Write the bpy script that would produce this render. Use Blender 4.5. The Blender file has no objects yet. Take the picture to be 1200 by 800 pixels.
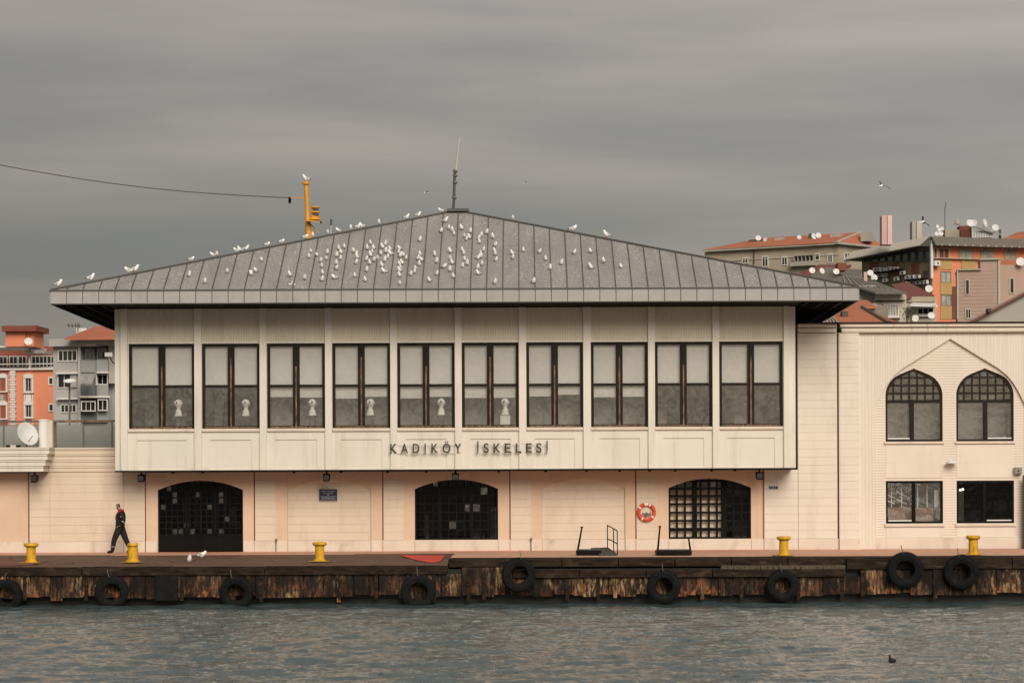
import bpy, math, random, time
import numpy as np
from math import radians as R, sin, cos, pi, sqrt
random.seed(7)
sc = bpy.context.scene
# ------------------------------------------------------------------ camera
F = 2720.0            # focal length in photo pixels (1200 wide)
PXC, PYC, ROLL = 610.0, 584.0, 0.0042
CAMY, CAMZ = -82.0, 1.84
cam = bpy.data.cameras.new('camera'); camo = bpy.data.objects.new('camera', cam)
sc.collection.objects.link(camo); sc.camera = camo
cam.sensor_width = 36; cam.lens = 36 * F / 1200
cam.shift_x = (600 - PXC) / 1200; cam.shift_y = (PYC - 400) / 1200
cam.clip_start = 0.5; cam.clip_end = 9000
camo.location = (0, CAMY, CAMZ)
camo.rotation_mode = 'XYZ'
camo.rotation_euler = (R(90), ROLL, 0)
# ------------------------------------------------------------------ world: overcast, banded cloud
SUN_EL, SUN_AZ = 31.0, 14.0      # sun behind the camera, a little to the right
w = bpy.data.worlds.new('World'); sc.world = w; w.use_nodes = True
nt = w.node_tree; nt.nodes.clear()
def N(t, **k):
    n = nt.nodes.new(t)
    for a, b in k.items(): setattr(n, a, b)
    return n
out = N('ShaderNodeOutputWorld'); bg = N('ShaderNodeBackground'); bg.inputs[1].default_value = 0.088
sky = N('ShaderNodeTexSky', sky_type='NISHITA'); sky.sun_disc = False
sky.sun_elevation = R(SUN_EL); sky.sun_rotation = R(180 - SUN_AZ)
sky.air_density = 1.5; sky.dust_density = 3.0
tc = N('ShaderNodeTexCoord'); mp = N('ShaderNodeMapping'); mp.inputs['Scale'].default_value = (2.6, 1.6, 20.0)
mp.inputs['Rotation'].default_value = (0, R(1.5), 0)
nz = N('ShaderNodeTexNoise'); nz.inputs['Scale'].default_value = 1.0; nz.inputs['Detail'].default_value = 7; nz.inputs['Roughness'].default_value = .53
nz.inputs['Distortion'].default_value = .25
mp2 = N('ShaderNodeMapping'); mp2.inputs['Scale'].default_value = (1.6, 1.6, 7.0); mp2.inputs['Location'].default_value = (3.1, 0, .7)
nz2 = N('ShaderNodeTexNoise'); nz2.inputs['Scale'].default_value = 1.0; nz2.inputs['Detail'].default_value = 3
add = N('ShaderNodeMath', operation='MULTIPLY_ADD'); add.inputs[1].default_value = .55
mul = N('ShaderNodeMath', operation='MULTIPLY'); mul.inputs[1].default_value = .45
cr = N('ShaderNodeValToRGB')
e = cr.color_ramp; e.elements[0].position = .40; e.elements[0].color = (1.20, 1.18, 1.15, 1)
e.elements[1].position = .59; e.elements[1].color = (2.22, 1.92, 1.73, 1)
x_ = e.elements.new(.50); x_.color = (1.68, 1.52, 1.42, 1)
mix = N('ShaderNodeMixRGB'); mix.inputs[0].default_value = .93
L = nt.links.new
L(tc.outputs['Generated'], mp.inputs[0]); L(mp.outputs[0], nz.inputs['Vector'])
L(tc.outputs['Generated'], mp2.inputs[0]); L(mp2.outputs[0], nz2.inputs['Vector'])
L(nz2.outputs['Fac'], mul.inputs[0]); L(nz.outputs['Fac'], add.inputs[0]); L(mul.outputs[0], add.inputs[2])
L(add.outputs[0], cr.inputs[0]); L(sky.outputs[0], mix.inputs[1])
sx = N('ShaderNodeSeparateXYZ'); L(tc.outputs['Generated'], sx.inputs[0])
mr = N('ShaderNodeMapRange'); mr.inputs['From Min'].default_value = 0.0; mr.inputs['From Max'].default_value = .32
mr.inputs['To Min'].default_value = .80; mr.inputs['To Max'].default_value = 1.15
L(sx.outputs['Z'], mr.inputs['Value'])
mrx = N('ShaderNodeMapRange'); mrx.inputs['From Min'].default_value = -.25; mrx.inputs['From Max'].default_value = .25
mrx.inputs['To Min'].default_value = .82; mrx.inputs['To Max'].default_value = 1.12
L(sx.outputs['X'], mrx.inputs['Value'])
mm = N('ShaderNodeMath', operation='MULTIPLY'); L(mr.outputs[0], mm.inputs[0]); L(mrx.outputs[0], mm.inputs[1])
vm = N('ShaderNodeVectorMath', operation='SCALE'); L(cr.outputs[0], vm.inputs[0]); L(mm.outputs[0], vm.inputs['Scale'])
L(vm.outputs[0], mix.inputs[2])
L(mix.outputs[0], bg.inputs[0]); L(bg.outputs[0], out.inputs[0])
# sun
sl = bpy.data.lights.new('sun', 'SUN'); sl.energy = 1.5; sl.angle = R(36); sl.color = (1.0, .905, .79)
so = bpy.data.objects.new('sun', sl); sc.collection.objects.link(so)
so.rotation_euler = (R(90 - SUN_EL), 0, R(SUN_AZ))
sc.view_settings.view_transform = 'Standard'; sc.view_settings.look = 'None'
sc.view_settings.exposure = 1.0; sc.view_settings.gamma = 1
sc.view_settings.use_curve_mapping = False
sc.render.engine = 'CYCLES'
sc.cycles.max_bounces = 6; sc.cycles.transparent_max_bounces = 12
# ------------------------------------------------------------------ measuring helpers (photo pixel + real distance -> place)
def unroll(px, py):
    dx, dy = px - PXC, py - PYC
    return dx * cos(ROLL) + dy * sin(ROLL), -dx * sin(ROLL) + dy * cos(ROLL)
def P(px, py, D):
    a, b = unroll(px, py); return (a * D / F, CAMY + D, CAMZ - b * D / F)
def PX(px, py, D): return P(px, py, D)[0]
def PZ(px, py, D): return P(px, py, D)[2]
# ------------------------------------------------------------------ materials
MATS = {}
def mat(name, col, rough=.7, var=.0, vscale=1.0, vcol=None, stretch=(1, 1, 1), bump=0.0, bscale=20.0, bstretch=(1, 1, 1),
        metal=0.0, spec=.3, dirt=0.0, dscale=.6, dcol=(.12, .10, .08), dstretch=(1, 1, .15), wave=None, emit=None, dlo=.52, dhi=.75):
    m = bpy.data.materials.new(name); m.use_nodes = True; MATS[name] = m
    nt = m.node_tree; b = nt.nodes['Principled BSDF']; L = nt.links.new
    b.inputs['Roughness'].default_value = rough; b.inputs['Metallic'].default_value = metal
    b.inputs['Specular IOR Level'].default_value = spec
    geo = nt.nodes.new('ShaderNodeNewGeometry')
    def noise(st, s, det=4, rgh=.6):
        mp = nt.nodes.new('ShaderNodeMapping'); mp.inputs['Scale'].default_value = st
        n = nt.nodes.new('ShaderNodeTexNoise'); n.inputs['Scale'].default_value = s
        n.inputs['Detail'].default_value = det; n.inputs['Roughness'].default_value = rgh
        L(geo.outputs['Position'], mp.inputs[0]); L(mp.outputs[0], n.inputs['Vector']); return n
    c = nt.nodes.new('ShaderNodeRGB'); c.outputs[0].default_value = (*col, 1); cur = c.outputs[0]
    if var or vcol:
        n = noise(stretch, vscale); rp = nt.nodes.new('ShaderNodeMapRange')
        rp.inputs['From Min'].default_value = .35; rp.inputs['From Max'].default_value = .65
        L(n.outputs['Fac'], rp.inputs['Value'])
        mx = nt.nodes.new('ShaderNodeMixRGB'); L(rp.outputs[0], mx.inputs[0]); L(cur, mx.inputs[1])
        v = vcol or tuple(max(0, k * (1 - var)) for k in col); mx.inputs[2].default_value = (*v, 1); cur = mx.outputs[0]
    if dirt:
        n = noise(dstretch, dscale, 6, .65); rp = nt.nodes.new('ShaderNodeMapRange')
        rp.inputs['From Min'].default_value = dlo; rp.inputs['From Max'].default_value = dhi
        rp.inputs['To Max'].default_value = dirt
        L(n.outputs['Fac'], rp.inputs['Value'])
        mx = nt.nodes.new('ShaderNodeMixRGB'); L(rp.outputs[0], mx.inputs[0]); L(cur, mx.inputs[1])
        mx.inputs[2].default_value = (*dcol, 1); cur = mx.outputs[0]
    L(cur, b.inputs['Base Color'])
    if wave:
        axis, per, h = wave
        wv = nt.nodes.new('ShaderNodeTexWave'); wv.bands_direction = axis; wv.inputs['Scale'].default_value = 2 * pi / (20 * per)
        L(geo.outputs['Position'], wv.inputs['Vector'])
        bp = nt.nodes.new('ShaderNodeBump'); bp.inputs['Distance'].default_value = h; L(wv.outputs['Fac'], bp.inputs['Height']); L(bp.outputs[0], b.inputs['Normal'])
    elif bump:
        n = noise(bstretch, bscale); bp = nt.nodes.new('ShaderNodeBump'); bp.inputs['Distance'].default_value = bump
        L(n.outputs['Fac'], bp.inputs['Height']); L(bp.outputs[0], b.inputs['Normal'])
    if emit: b.inputs['Emission Color'].default_value = (*col, 1); b.inputs['Emission Strength'].default_value = emit
    return m
CREAM = mat('cream paint', (.71, .67, .585), .6, var=.07, vscale=.5, dirt=.42, dscale=1.3, dcol=(.42, .36, .27), dstretch=(2.5, 2, .25))
CREAMT = mat('fluted cream paint', (.66, .60, .47), .65, var=.10, vscale=.5, dirt=.35, dscale=1.0, dcol=(.36, .30, .20), dstretch=(2.5, 2, .2))
PEACH = mat('peach paint', (.68, .50, .365), .65, var=.09, vscale=.5, dirt=.34, dscale=.8, dcol=(.45, .28, .18), dstretch=(2, 2, .35))
BOARD = mat('peach board paint', (.69, .585, .46), .6, var=.08, vscale=.45, dirt=.36, dscale=.9, dcol=(.46, .32, .21), dstretch=(2, 2, .5))
BOARD2 = mat('cream board paint', (.72, .655, .565), .6, var=.07, vscale=.45, dirt=.34, dscale=.9, dcol=(.46, .35, .24), dstretch=(2, 2, .4))
PLINTH = mat('plinth paint', (.70, .61, .51), .65, var=.1, vscale=.8, dirt=.6, dscale=1.5, dcol=(.33, .25, .18), dstretch=(1, 1, .5))
RIBH = mat('ribbed cream siding', (.71, .635, .54), .65, var=.06, vscale=.5, dirt=.2, dcol=(.42, .32, .22), wave=('Z', .095, .009))
FLUT = mat('fluted siding', (.71, .645, .555), .65, var=.05, vscale=.5, dirt=.3, dscale=1.0, dcol=(.40, .32, .23), dstretch=(3, 3, .15))
CORN = mat('cornice paint', (.72, .65, .55), .6, var=.07, vscale=.6, dirt=.55, dscale=2.2, dcol=(.20, .15, .10), dstretch=(2, 1, .3), dlo=.56, dhi=.72)
ZINC = mat('zinc roof', (.27, .262, .248), .55, var=.18, vscale=.9, stretch=(2, .6, .6), metal=0, spec=.4)
ZINCF = mat('zinc fascia', (.37, .357, .335), .5, var=.10, vscale=1.3, spec=.4, dirt=.25, dscale=3, dcol=(.16, .15, .14), dstretch=(1.5, 1, .4))
SEAM = mat('dark seam metal', (.085, .08, .074), .5)
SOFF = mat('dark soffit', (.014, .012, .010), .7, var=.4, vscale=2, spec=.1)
BRONZE = mat('dark window frame', (.022, .017, .013), .55, var=.4, vscale=3, spec=.12)
WOODW = mat('weathered wood', (.27, .15, .085), .7, vcol=(.05, .03, .02), vscale=3, stretch=(6, 6, 1.3))
REDEDGE = mat('red-brown frame edge', (.14, .035, .025), .6)
BLACK = mat('black metal', (.007, .007, .0065), .6, var=.3, spec=.08)
RUBBER = mat('tyre rubber', (.009, .010, .010), .8, var=.4, vscale=8, spec=.15, dirt=.4, dscale=5, dcol=(.035, .032, .026), dstretch=(1, 1, 1), bump=.01, bscale=25)
YELLOW = mat('yellow paint', (.72, .40, .022), .5, var=.2, vscale=4, dirt=.8, dscale=6, dcol=(.20, .09, .03), dstretch=(1.5, 1.5, .6), dlo=.55, dhi=.7)
MASTY = mat('orange yellow paint', (.72, .34, .03), .5, var=.12, vscale=3, dirt=.4, dscale=3, dcol=(.25, .09, .03), dstretch=(1, 1, .5))
RED = mat('red paint', (.60, .045, .025), .6, var=.2, vscale=4)
PINK = mat('pink deck paint', (.62, .37, .25), .7, vcol=(.50, .28, .18), vscale=2.5, dirt=.5, dscale=1.6, dcol=(.34, .22, .16), dstretch=(1, 1, 1), bump=.004, bscale=30)
REDP = mat('red deck paint', (.66, .075, .05), .65, var=.25, vscale=3, dirt=.6, dscale=3, dcol=(.16, .09, .07), dstretch=(1, 1, 1))
PLANK = mat('wet brown planks', (.15, .078, .048), .6, vcol=(.065, .036, .024), vscale=5, stretch=(.35, 4, 4), dirt=.5, dscale=1.2, dcol=(.17, .12, .09), dstretch=(.5, 2, 1), bump=.006, bscale=12, bstretch=(.4, 5, 5))
BEAM = mat('dark timber beam', (.034, .022, .015), .8, vcol=(.010, .008, .006), spec=.08, vscale=4, stretch=(.5, 3, 3), dirt=.7, dscale=2.5, dcol=(.10, .065, .042), dstretch=(.6, 1, 2), bump=.01, bscale=10, bstretch=(.4, 4, 4))
STONE = mat('rubble stone', (.11, .085, .06), .8, var=.5, vscale=9, bump=.02, bscale=9)
WET = mat('wet dark wall', (.008, .008, .007), .5)
WHITE = mat('white plaster', (.78, .76, .72), .6)
WHITEM = mat('white metal', (.70, .70, .68), .45, var=.08, vscale=3)
GREYW = mat('grey interior wall', (.22, .22, .205), .8, var=.12, vscale=1)
PART_ = mat('grey partition', (.34, .34, .30), .7, var=.3, vscale=1.4, stretch=(1.5, 1, .8))
BLIND = mat('roller blind fabric', (.76, .74, .72), .8, var=.10, vscale=1.2, bump=.02, bscale=3)
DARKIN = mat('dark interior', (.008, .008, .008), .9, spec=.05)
FLOORIN = mat('interior floor', (.08, .075, .065), .7)
BROWNIN = mat('brown board', (.24, .115, .065), .6, var=.3, vscale=3)
BEIGEIN = mat('beige curtain', (.86, .74, .58), .8, vcol=(.74, .54, .36), vscale=2)
REDF = mat('faded red deck paint', (.20, .07, .05), .7, vcol=(.12, .06, .042), vscale=4, stretch=(.6, 3, 1))
GROOVE = mat('stained joint', (.26, .18, .11), .8, var=.4, vscale=3)
def rust_mat():
    m = bpy.data.materials.new('rusted sheet piling'); m.use_nodes = True
    nt = m.node_tree; b = nt.nodes['Principled BSDF']; L = nt.links.new
    geo = nt.nodes.new('ShaderNodeNewGeometry')
    oi = nt.nodes.new('ShaderNodeObjectInfo')
    def noise(st, s, det, off=0):
        mp = nt.nodes.new('ShaderNodeMapping'); mp.inputs['Scale'].default_value = st; mp.inputs['Location'].default_value = (off, off, off)
        n = nt.nodes.new('ShaderNodeTexNoise'); n.inputs['Scale'].default_value = s; n.inputs['Detail'].default_value = det; n.inputs['Roughness'].default_value = .68
        L(geo.outputs['Position'], mp.inputs[0]); L(mp.outputs[0], n.inputs['Vector']); return n
    def ramp(src, stops):
        r = nt.nodes.new('ShaderNodeValToRGB'); el = r.color_ramp.elements
        el[0].position, el[0].color = stops[0][0], (*stops[0][1], 1); el[1].position, el[1].color = stops[-1][0], (*stops[-1][1], 1)
        for p, c in stops[1:-1]:
            k = el.new(p); k.color = (*c, 1)
        L(src, r.inputs[0]); return r.outputs[0]
    base = ramp(noise((3.2, 1, .7), 1.5, 8).outputs['Fac'], [(.36, (.008, .006, .005)), (.48, (.030, .017, .011)), (.56, (.085, .042, .022)), (.68, (.17, .085, .042))])
    streak = ramp(noise((8, 1, 1.5), 1.9, 9, 5).outputs['Fac'], [(.50, (0, 0, 0)), (.57, (1, 1, 1))])
    big = ramp(noise((.9, 1, .5), .9, 3, 11).outputs['Fac'], [(.46, (0, 0, 0)), (.60, (1, 1, 1))])
    orange = ramp(noise((4, 1, 1.8), 1.8, 8, 21).outputs['Fac'], [(.52, (0, 0, 0)), (.64, (1, 1, 1))])
    mul = nt.nodes.new('ShaderNodeMath'); mul.operation = 'MULTIPLY'; L(streak, mul.inputs[0]); L(big, mul.inputs[1])
    m1 = nt.nodes.new('ShaderNodeMixRGB'); L(mul.outputs[0], m1.inputs[0]); L(base, m1.inputs[1]); m1.inputs[2].default_value = (.40, .27, .13, 1)
    mo = nt.nodes.new('ShaderNodeMath'); mo.operation = 'MULTIPLY'; mo.inputs[1].default_value = .75; L(orange, mo.inputs[0])
    sp = nt.nodes.new('ShaderNodeSeparateXYZ'); L(geo.outputs['Position'], sp.inputs[0])
    zr_ = nt.nodes.new('ShaderNodeMapRange'); zr_.inputs['From Min'].default_value = -.60; zr_.inputs['From Max'].default_value = -1.05; zr_.inputs['To Min'].default_value = .15; zr_.inputs['To Max'].default_value = 1.3; L(sp.outputs['Z'], zr_.inputs['Value']); L(zr_.outputs[0], mo.inputs[1])
    m2 = nt.nodes.new('ShaderNodeMixRGB'); L(mo.outputs[0], m2.inputs[0]); L(m1.outputs[0], m2.inputs[1]); m2.inputs[2].default_value = (.38, .12, .035, 1)
    mr = nt.nodes.new('ShaderNodeMapRange'); mr.inputs['To Min'].default_value = .75; mr.inputs['To Max'].default_value = 1.1; L(oi.outputs['Random'], mr.inputs['Value'])
    dk = ramp(noise((.9, 1, .4), 1.3, 6, 31).outputs['Fac'], [(.44, (.14, .13, .12)), (.56, (1, 1, 1))])
    m3 = nt.nodes.new('ShaderNodeMixRGB'); m3.blend_type = 'MULTIPLY'; m3.inputs[0].default_value = 1; L(m2.outputs[0], m3.inputs[1]); L(dk, m3.inputs[2]); m2 = m3
    sc_ = nt.nodes.new('ShaderNodeVectorMath'); sc_.operation = 'SCALE'; L(m2.outputs[0], sc_.inputs[0]); L(mr.outputs[0], sc_.inputs['Scale'])
    L(sc_.outputs[0], b.inputs['Base Color']); b.inputs['Roughness'].default_value = .7; b.inputs['Specular IOR Level'].default_value = .25
    bp = nt.nodes.new('ShaderNodeBump'); bp.inputs['Distance'].default_value = .03; L(noise((2, 1, 1), 8, 4, 3).outputs['Fac'], bp.inputs['Height']); L(bp.outputs[0], b.inputs['Normal'])
    return m
RUST = rust_mat()
def roof_mat():
    m = ZINC; nt = m.node_tree; b = nt.nodes['Principled BSDF']; L = nt.links.new
    src = b.inputs['Base Color'].links[0].from_socket
    geo = nt.nodes.new('ShaderNodeNewGeometry')
    v = nt.nodes.new('ShaderNodeTexNoise'); v.inputs['Scale'].default_value = 17; v.inputs['Detail'].default_value = 2; v.inputs['Roughness'].default_value = .6
    n = nt.nodes.new('ShaderNodeTexNoise'); n.inputs['Scale'].default_value = .7; n.inputs['Detail'].default_value = 3
    L(geo.outputs['Position'], v.inputs['Vector']); L(geo.outputs['Position'], n.inputs['Vector'])
    r = nt.nodes.new('ShaderNodeMapRange'); r.inputs['From Min'].default_value = .56; r.inputs['From Max'].default_value = .68; L(v.outputs['Fac'], r.inputs['Value'])
    r2 = nt.nodes.new('ShaderNodeMapRange'); r2.inputs['From Min'].default_value = .35; r2.inputs['From Max'].default_value = .6; r2.inputs['To Min'].default_value = .12; r2.inputs['To Max'].default_value = .55
    L(n.outputs['Fac'], r2.inputs['Value'])
    mu = nt.nodes.new('ShaderNodeMath'); mu.operation = 'MULTIPLY'; L(r.outputs[0], mu.inputs[0]); L(r2.outputs[0], mu.inputs[1])
    mx = nt.nodes.new('ShaderNodeMixRGB'); L(mu.outputs[0], mx.inputs[0]); L(src, mx.inputs[1]); mx.inputs[2].default_value = (.72, .71, .68, 1)
    L(mx.outputs[0], b.inputs['Base Color'])
roof_mat()
def glass_mat(name, tint, refl, rough=.03, wob=0.0, painted_refl=0.0):
    m = bpy.data.materials.new(name); m.use_nodes = True; nt = m.node_tree; nt.nodes.clear(); L = nt.links.new
    o = nt.nodes.new('ShaderNodeOutputMaterial'); t = nt.nodes.new('ShaderNodeBsdfTransparent'); t.inputs[0].default_value = (*tint, 1)
    g = nt.nodes.new('ShaderNodeBsdfGlossy'); g.inputs['Roughness'].default_value = rough
    x = nt.nodes.new('ShaderNodeMixShader'); x.inputs[0].default_value = refl
    if wob:
        geo = nt.nodes.new('ShaderNodeNewGeometry'); n = nt.nodes.new('ShaderNodeTexNoise'); n.inputs['Scale'].default_value = 1.3; n.inputs['Detail'].default_value = 2; n.inputs['Distortion'].default_value = 1.5
        bp = nt.nodes.new('ShaderNodeBump'); bp.inputs['Distance'].default_value = wob
        L(geo.outputs['Position'], n.inputs['Vector']); L(n.outputs['Fac'], bp.inputs['Height']); L(bp.outputs[0], g.inputs['Normal'])
    L(t.outputs[0], x.inputs[1]); L(g.outputs[0], x.inputs[2]); L(x.outputs[0], o.inputs[0])
    if painted_refl:  # pale noise smears paint tree reflections into the glass colour
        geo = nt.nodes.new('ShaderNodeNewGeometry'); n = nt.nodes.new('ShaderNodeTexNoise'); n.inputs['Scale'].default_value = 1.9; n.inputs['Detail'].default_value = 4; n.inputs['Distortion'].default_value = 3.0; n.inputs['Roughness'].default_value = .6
        rp = nt.nodes.new('ShaderNodeMapRange'); rp.inputs['From Min'].default_value = .40; rp.inputs['From Max'].default_value = .68; rp.inputs['To Min'].default_value = .03; rp.inputs['To Max'].default_value = painted_refl
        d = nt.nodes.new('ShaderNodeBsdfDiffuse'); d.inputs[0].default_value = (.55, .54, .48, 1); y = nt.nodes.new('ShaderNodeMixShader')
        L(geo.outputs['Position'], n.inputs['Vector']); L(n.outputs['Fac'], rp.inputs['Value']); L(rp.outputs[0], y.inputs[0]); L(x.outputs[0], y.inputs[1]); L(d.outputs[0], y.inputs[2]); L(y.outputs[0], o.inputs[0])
    return m
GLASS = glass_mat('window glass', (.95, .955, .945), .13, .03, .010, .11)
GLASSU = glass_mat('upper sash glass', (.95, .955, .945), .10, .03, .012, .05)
GLASSC = glass_mat('clear grille glass', (.95, .95, .94), .05, .03)
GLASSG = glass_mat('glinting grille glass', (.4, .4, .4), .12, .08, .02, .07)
GLASSD = glass_mat('dark tinted glass', (.45, .46, .45), .018, .05, .008)
GLASSF = glass_mat('far window glass', (.35, .37, .37), .18, .05)
GLASSP = glass_mat('frosted balustrade glass', (.85, .87, .85), .22, .25)
# ------------------------------------------------------------------ mesh building
WL = {}
class MB:
    def __init__(s): s.v = []; s.f = []; s.m = []
    def add(s, vs, fs, m=0):
        k = len(s.v); s.v += [tuple(a) for a in vs]; s.f += [tuple(k + i for i in f) for f in fs]; s.m += [m] * len(fs); return s
    def quad(s, a, b, c, d, m=0): return s.add([a, b, c, d], [(0, 1, 2, 3)], m)
    def box(s, x0, x1, y0, y1, z0, z1, m=0):
        return s.add([(x0, y0, z0), (x1, y0, z0), (x1, y1, z0), (x0, y1, z0), (x0, y0, z1), (x1, y0, z1), (x1, y1, z1), (x0, y1, z1)],
                     [(0, 3, 2, 1), (4, 5, 6, 7), (0, 1, 5, 4), (1, 2, 6, 5), (2, 3, 7, 6), (3, 0, 4, 7)], m)
    def hexa(s, b, t, m=0):
        return s.add(list(b) + list(t), [(0, 3, 2, 1), (4, 5, 6, 7), (0, 1, 5, 4), (1, 2, 6, 5), (2, 3, 7, 6), (3, 0, 4, 7)], m)
    def slab(s, pts, th, m=0):
        n = len(pts); lo = [(p[0], p[1], p[2] - th) for p in pts]
        return s.add(list(pts) + lo, [tuple(range(n)), tuple(reversed(range(n, 2 * n)))] + [(i, (i + 1) % n, n + (i + 1) % n, n + i) for i in range(n)], m)
    def tube(s, p0, p1, r0, r1=None, n=10, m=0, caps=True):
        r1 = r0 if r1 is None else r1
        p0 = np.array(p0, float); p1 = np.array(p1, float); d = p1 - p0; L_ = np.linalg.norm(d)
        if L_ < 1e-9: return s
        d /= L_; a = np.array((0, 0, 1.)) if abs(d[2]) < .9 else np.array((1., 0, 0)); u = np.cross(d, a); u /= np.linalg.norm(u); v = np.cross(d, u)
        vs = []
        for p, r in ((p0, r0), (p1, r1)):
            for i in range(n):
                t = 2 * pi * i / n; vs.append(tuple(p + r * (cos(t) * u + sin(t) * v)))
        fs = [(i, (i + 1) % n, n + (i + 1) % n, n + i) for i in range(n)]
        if caps: fs += [tuple(range(n)), tuple(range(2 * n - 1, n - 1, -1))]
        return s.add(vs, fs, m)
    def path(s, pts, r, n=6, m=0):
        for a, b in zip(pts, pts[1:]): s.tube(a, b, r, r, n, m)
        return s
    def lathe(s, prof, c=(0, 0, 0), n=24, m=0, axis='z'):
        vs = []
        for r, z in prof:
            for i in range(n):
                t = 2 * pi * i / n
                if axis == 'z': vs.append((c[0] + r * cos(t), c[1] + r * sin(t), c[2] + z))
                else: vs.append((c[0] + r * cos(t), c[1] + z, c[2] + r * sin(t)))
        fs = []
        for k in range(len(prof) - 1):
            for i in range(n): fs.append((k * n + i, k * n + (i + 1) % n, (k + 1) * n + (i + 1) % n, (k + 1) * n + i))
        return s.add(vs, fs, m)
    def mesh(s, name, mats, org=(0, 0, 0), smooth=False):
        me = bpy.data.meshes.new(name)
        me.from_pydata([(a - org[0], b - org[1], c - org[2]) for a, b, c in s.v], [], s.f)
        for k in (mats if isinstance(mats, (list, tuple)) else [mats]): me.materials.append(k)
        me.polygons.foreach_set('material_index', s.m)
        if smooth:
            me.polygons.foreach_set('use_smooth', [True] * len(s.f))
            try: me.set_sharp_from_angle(angle=R(40))
            except Exception: pass
        me.update(); return me
    def build(s, name, mats, parent=None, org=None, smooth=False):
        if org is None:
            a = np.array(s.v); org = tuple((a.min(0) + a.max(0)) / 2)
        return put(name, s.mesh(name, mats, org, smooth), org, parent)
def put(name, me, loc, parent=None, scale=None, rot=None):
    o = bpy.data.objects.new(name, me); sc.collection.objects.link(o)
    loc = tuple(float(k) for k in loc); WL[o] = loc
    if parent is not None:
        o.parent = parent; pl = WL[parent]; o.location = (loc[0] - pl[0], loc[1] - pl[1], loc[2] - pl[2])
    else: o.location = loc
    if scale: o.scale = scale
    if rot: o.rotation_euler = rot
    return o
def thing(name, label, cat, loc, group=None):
    o = put(name, None, loc); return tag(o, label, cat, group)
def tag(o, label, cat, group=None):
    o['label'] = label; o['category'] = cat
    if group: o['group'] = group
    return o
def struct(o): o['kind'] = 'structure'; return o
def stuff(o): o['kind'] = 'stuff'; return o
def copy_tree(o, loc, parent=None, rotz=0):
    c = o.copy(); sc.collection.objects.link(c)
    if parent is None: WL[c] = loc; c.location = loc; c.rotation_euler = (0, 0, rotz)
    else: c.parent = parent
    for ch in o.children: copy_tree(ch, None, c)
    return c
UB = MB().box(-.5, .5, -.5, .5, -.5, .5)
UNIT = {}
def ubox(name, x0, x1, y0, y1, z0, z1, m, parent):
    if m.name not in UNIT: UNIT[m.name] = UB.mesh('unit piece ' + m.name, m)
    return put(name, UNIT[m.name], ((x0 + x1) / 2, (y0 + y1) / 2, (z0 + z1) / 2), parent, (abs(x1 - x0), abs(y1 - y0), abs(z1 - z0)))
class Op:
    def __init__(s, x0, x1, bot, top, xs=()): s.x0, s.x1, s.bot, s.top, s.xs = x0, x1, bot if callable(bot) else (lambda x: bot), top if callable(top) else (lambda x: top), list(xs)
def wall(mb, x0, x1, zb, zt, yf, th, ops=(), xs=(), corr=None, m=0):
    zbf = zb if callable(zb) else (lambda x: zb); ztf = zt if callable(zt) else (lambda x: zt)
    X = sorted(set(round(a, 5) for a in [x0, x1] + [k for o in ops for k in [o.x0, o.x1] + o.xs] + list(xs) if x0 - 1e-6 <= a <= x1 + 1e-6))
    def yy(i): return yf + (corr if (corr and i % 2) else 0)
    for i, (a, b) in enumerate(zip(X, X[1:])):
        mid = (a + b) / 2; ya, yb = yy(i), yy(i + 1)
        act = sorted([o for o in ops if o.x0 - 1e-6 <= mid <= o.x1 + 1e-6], key=lambda o: o.bot(mid))
        la, lb = zbf(a), zbf(b)
        for o in act + [None]:
            ha, hb = (ztf(a), ztf(b)) if o is None else (o.bot(a), o.bot(b))
            if ha - la > 1e-5 or hb - lb > 1e-5: mb.quad((a, ya, la), (b, yb, lb), (b, yb, hb), (a, ya, ha), m)
            if o is not None:
                mb.quad((a, ya, ha), (b, yb, hb), (b, yf + th, hb), (a, yf + th, ha), m)
                la, lb = o.top(a), o.top(b)
                mb.quad((a, ya, la), (b, yb, lb), (b, yf + th, lb), (a, yf + th, la), m)
        mb.quad((a, ya, ztf(a)), (b, yb, ztf(b)), (b, yf + th, ztf(b)), (a, yf + th, ztf(a)), m)
        mb.quad((a, ya, zbf(a)), (b, yb, zbf(b)), (b, yf + th, zbf(b)), (a, yf + th, zbf(a)), m)
    for o in ops:
        for xe in (o.x0, o.x1):
            if o.top(xe) - o.bot(xe) > 1e-4:
                mb.quad((xe, yf, o.bot(xe)), (xe, yf, o.top(xe)), (xe, yf + th, o.top(xe)), (xe, yf + th, o.bot(xe)), m)
    for xe in (x0, x1): mb.quad((xe, yf, zbf(xe)), (xe, yf, ztf(xe)), (xe, yf + th, ztf(xe)), (xe, yf + th, zbf(xe)), m)
    return mb
def seg_arch(x0, x1, spring, apex):
    c = (x0 + x1) / 2; h = (x1 - x0) / 2; s = apex - spring; r = (h * h + s * s) / (2 * s)
    f = lambda x: apex - r + sqrt(max(0, r * r - (x - c) ** 2))
    return f, [x0 + (x1 - x0) * i / 18 for i in range(1, 18)]
def prof_arch(x0, x1, spring, apex, tab):
    us = [a for a, _ in tab]; vs = [b for _, b in tab]; c = (x0 + x1) / 2; h = (x1 - x0) / 2
    f = lambda x: spring + (apex - spring) * float(np.interp(1 - abs(x - c) / h, us, vs))
    xs = [c + s * h * (1 - u) for u in us for s in (-1, 1) if 0 < u]
    return f, xs
OG = [(0, 0), (.008, .10), (.03, .2), (.06, .295), (.1, .38), (.17, .5), (.27, .625), (.36, .695), (.45, .755), (.6, .825), (.8, .915), (1, 1)]
BIGA = [(0, 0), (.012, .04), (.043, .11), (.098, .23), (.163, .35), (.25, .465), (.36, .565), (.522, .675), (.685, .785), (.837, .89), (1, 1)]
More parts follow.
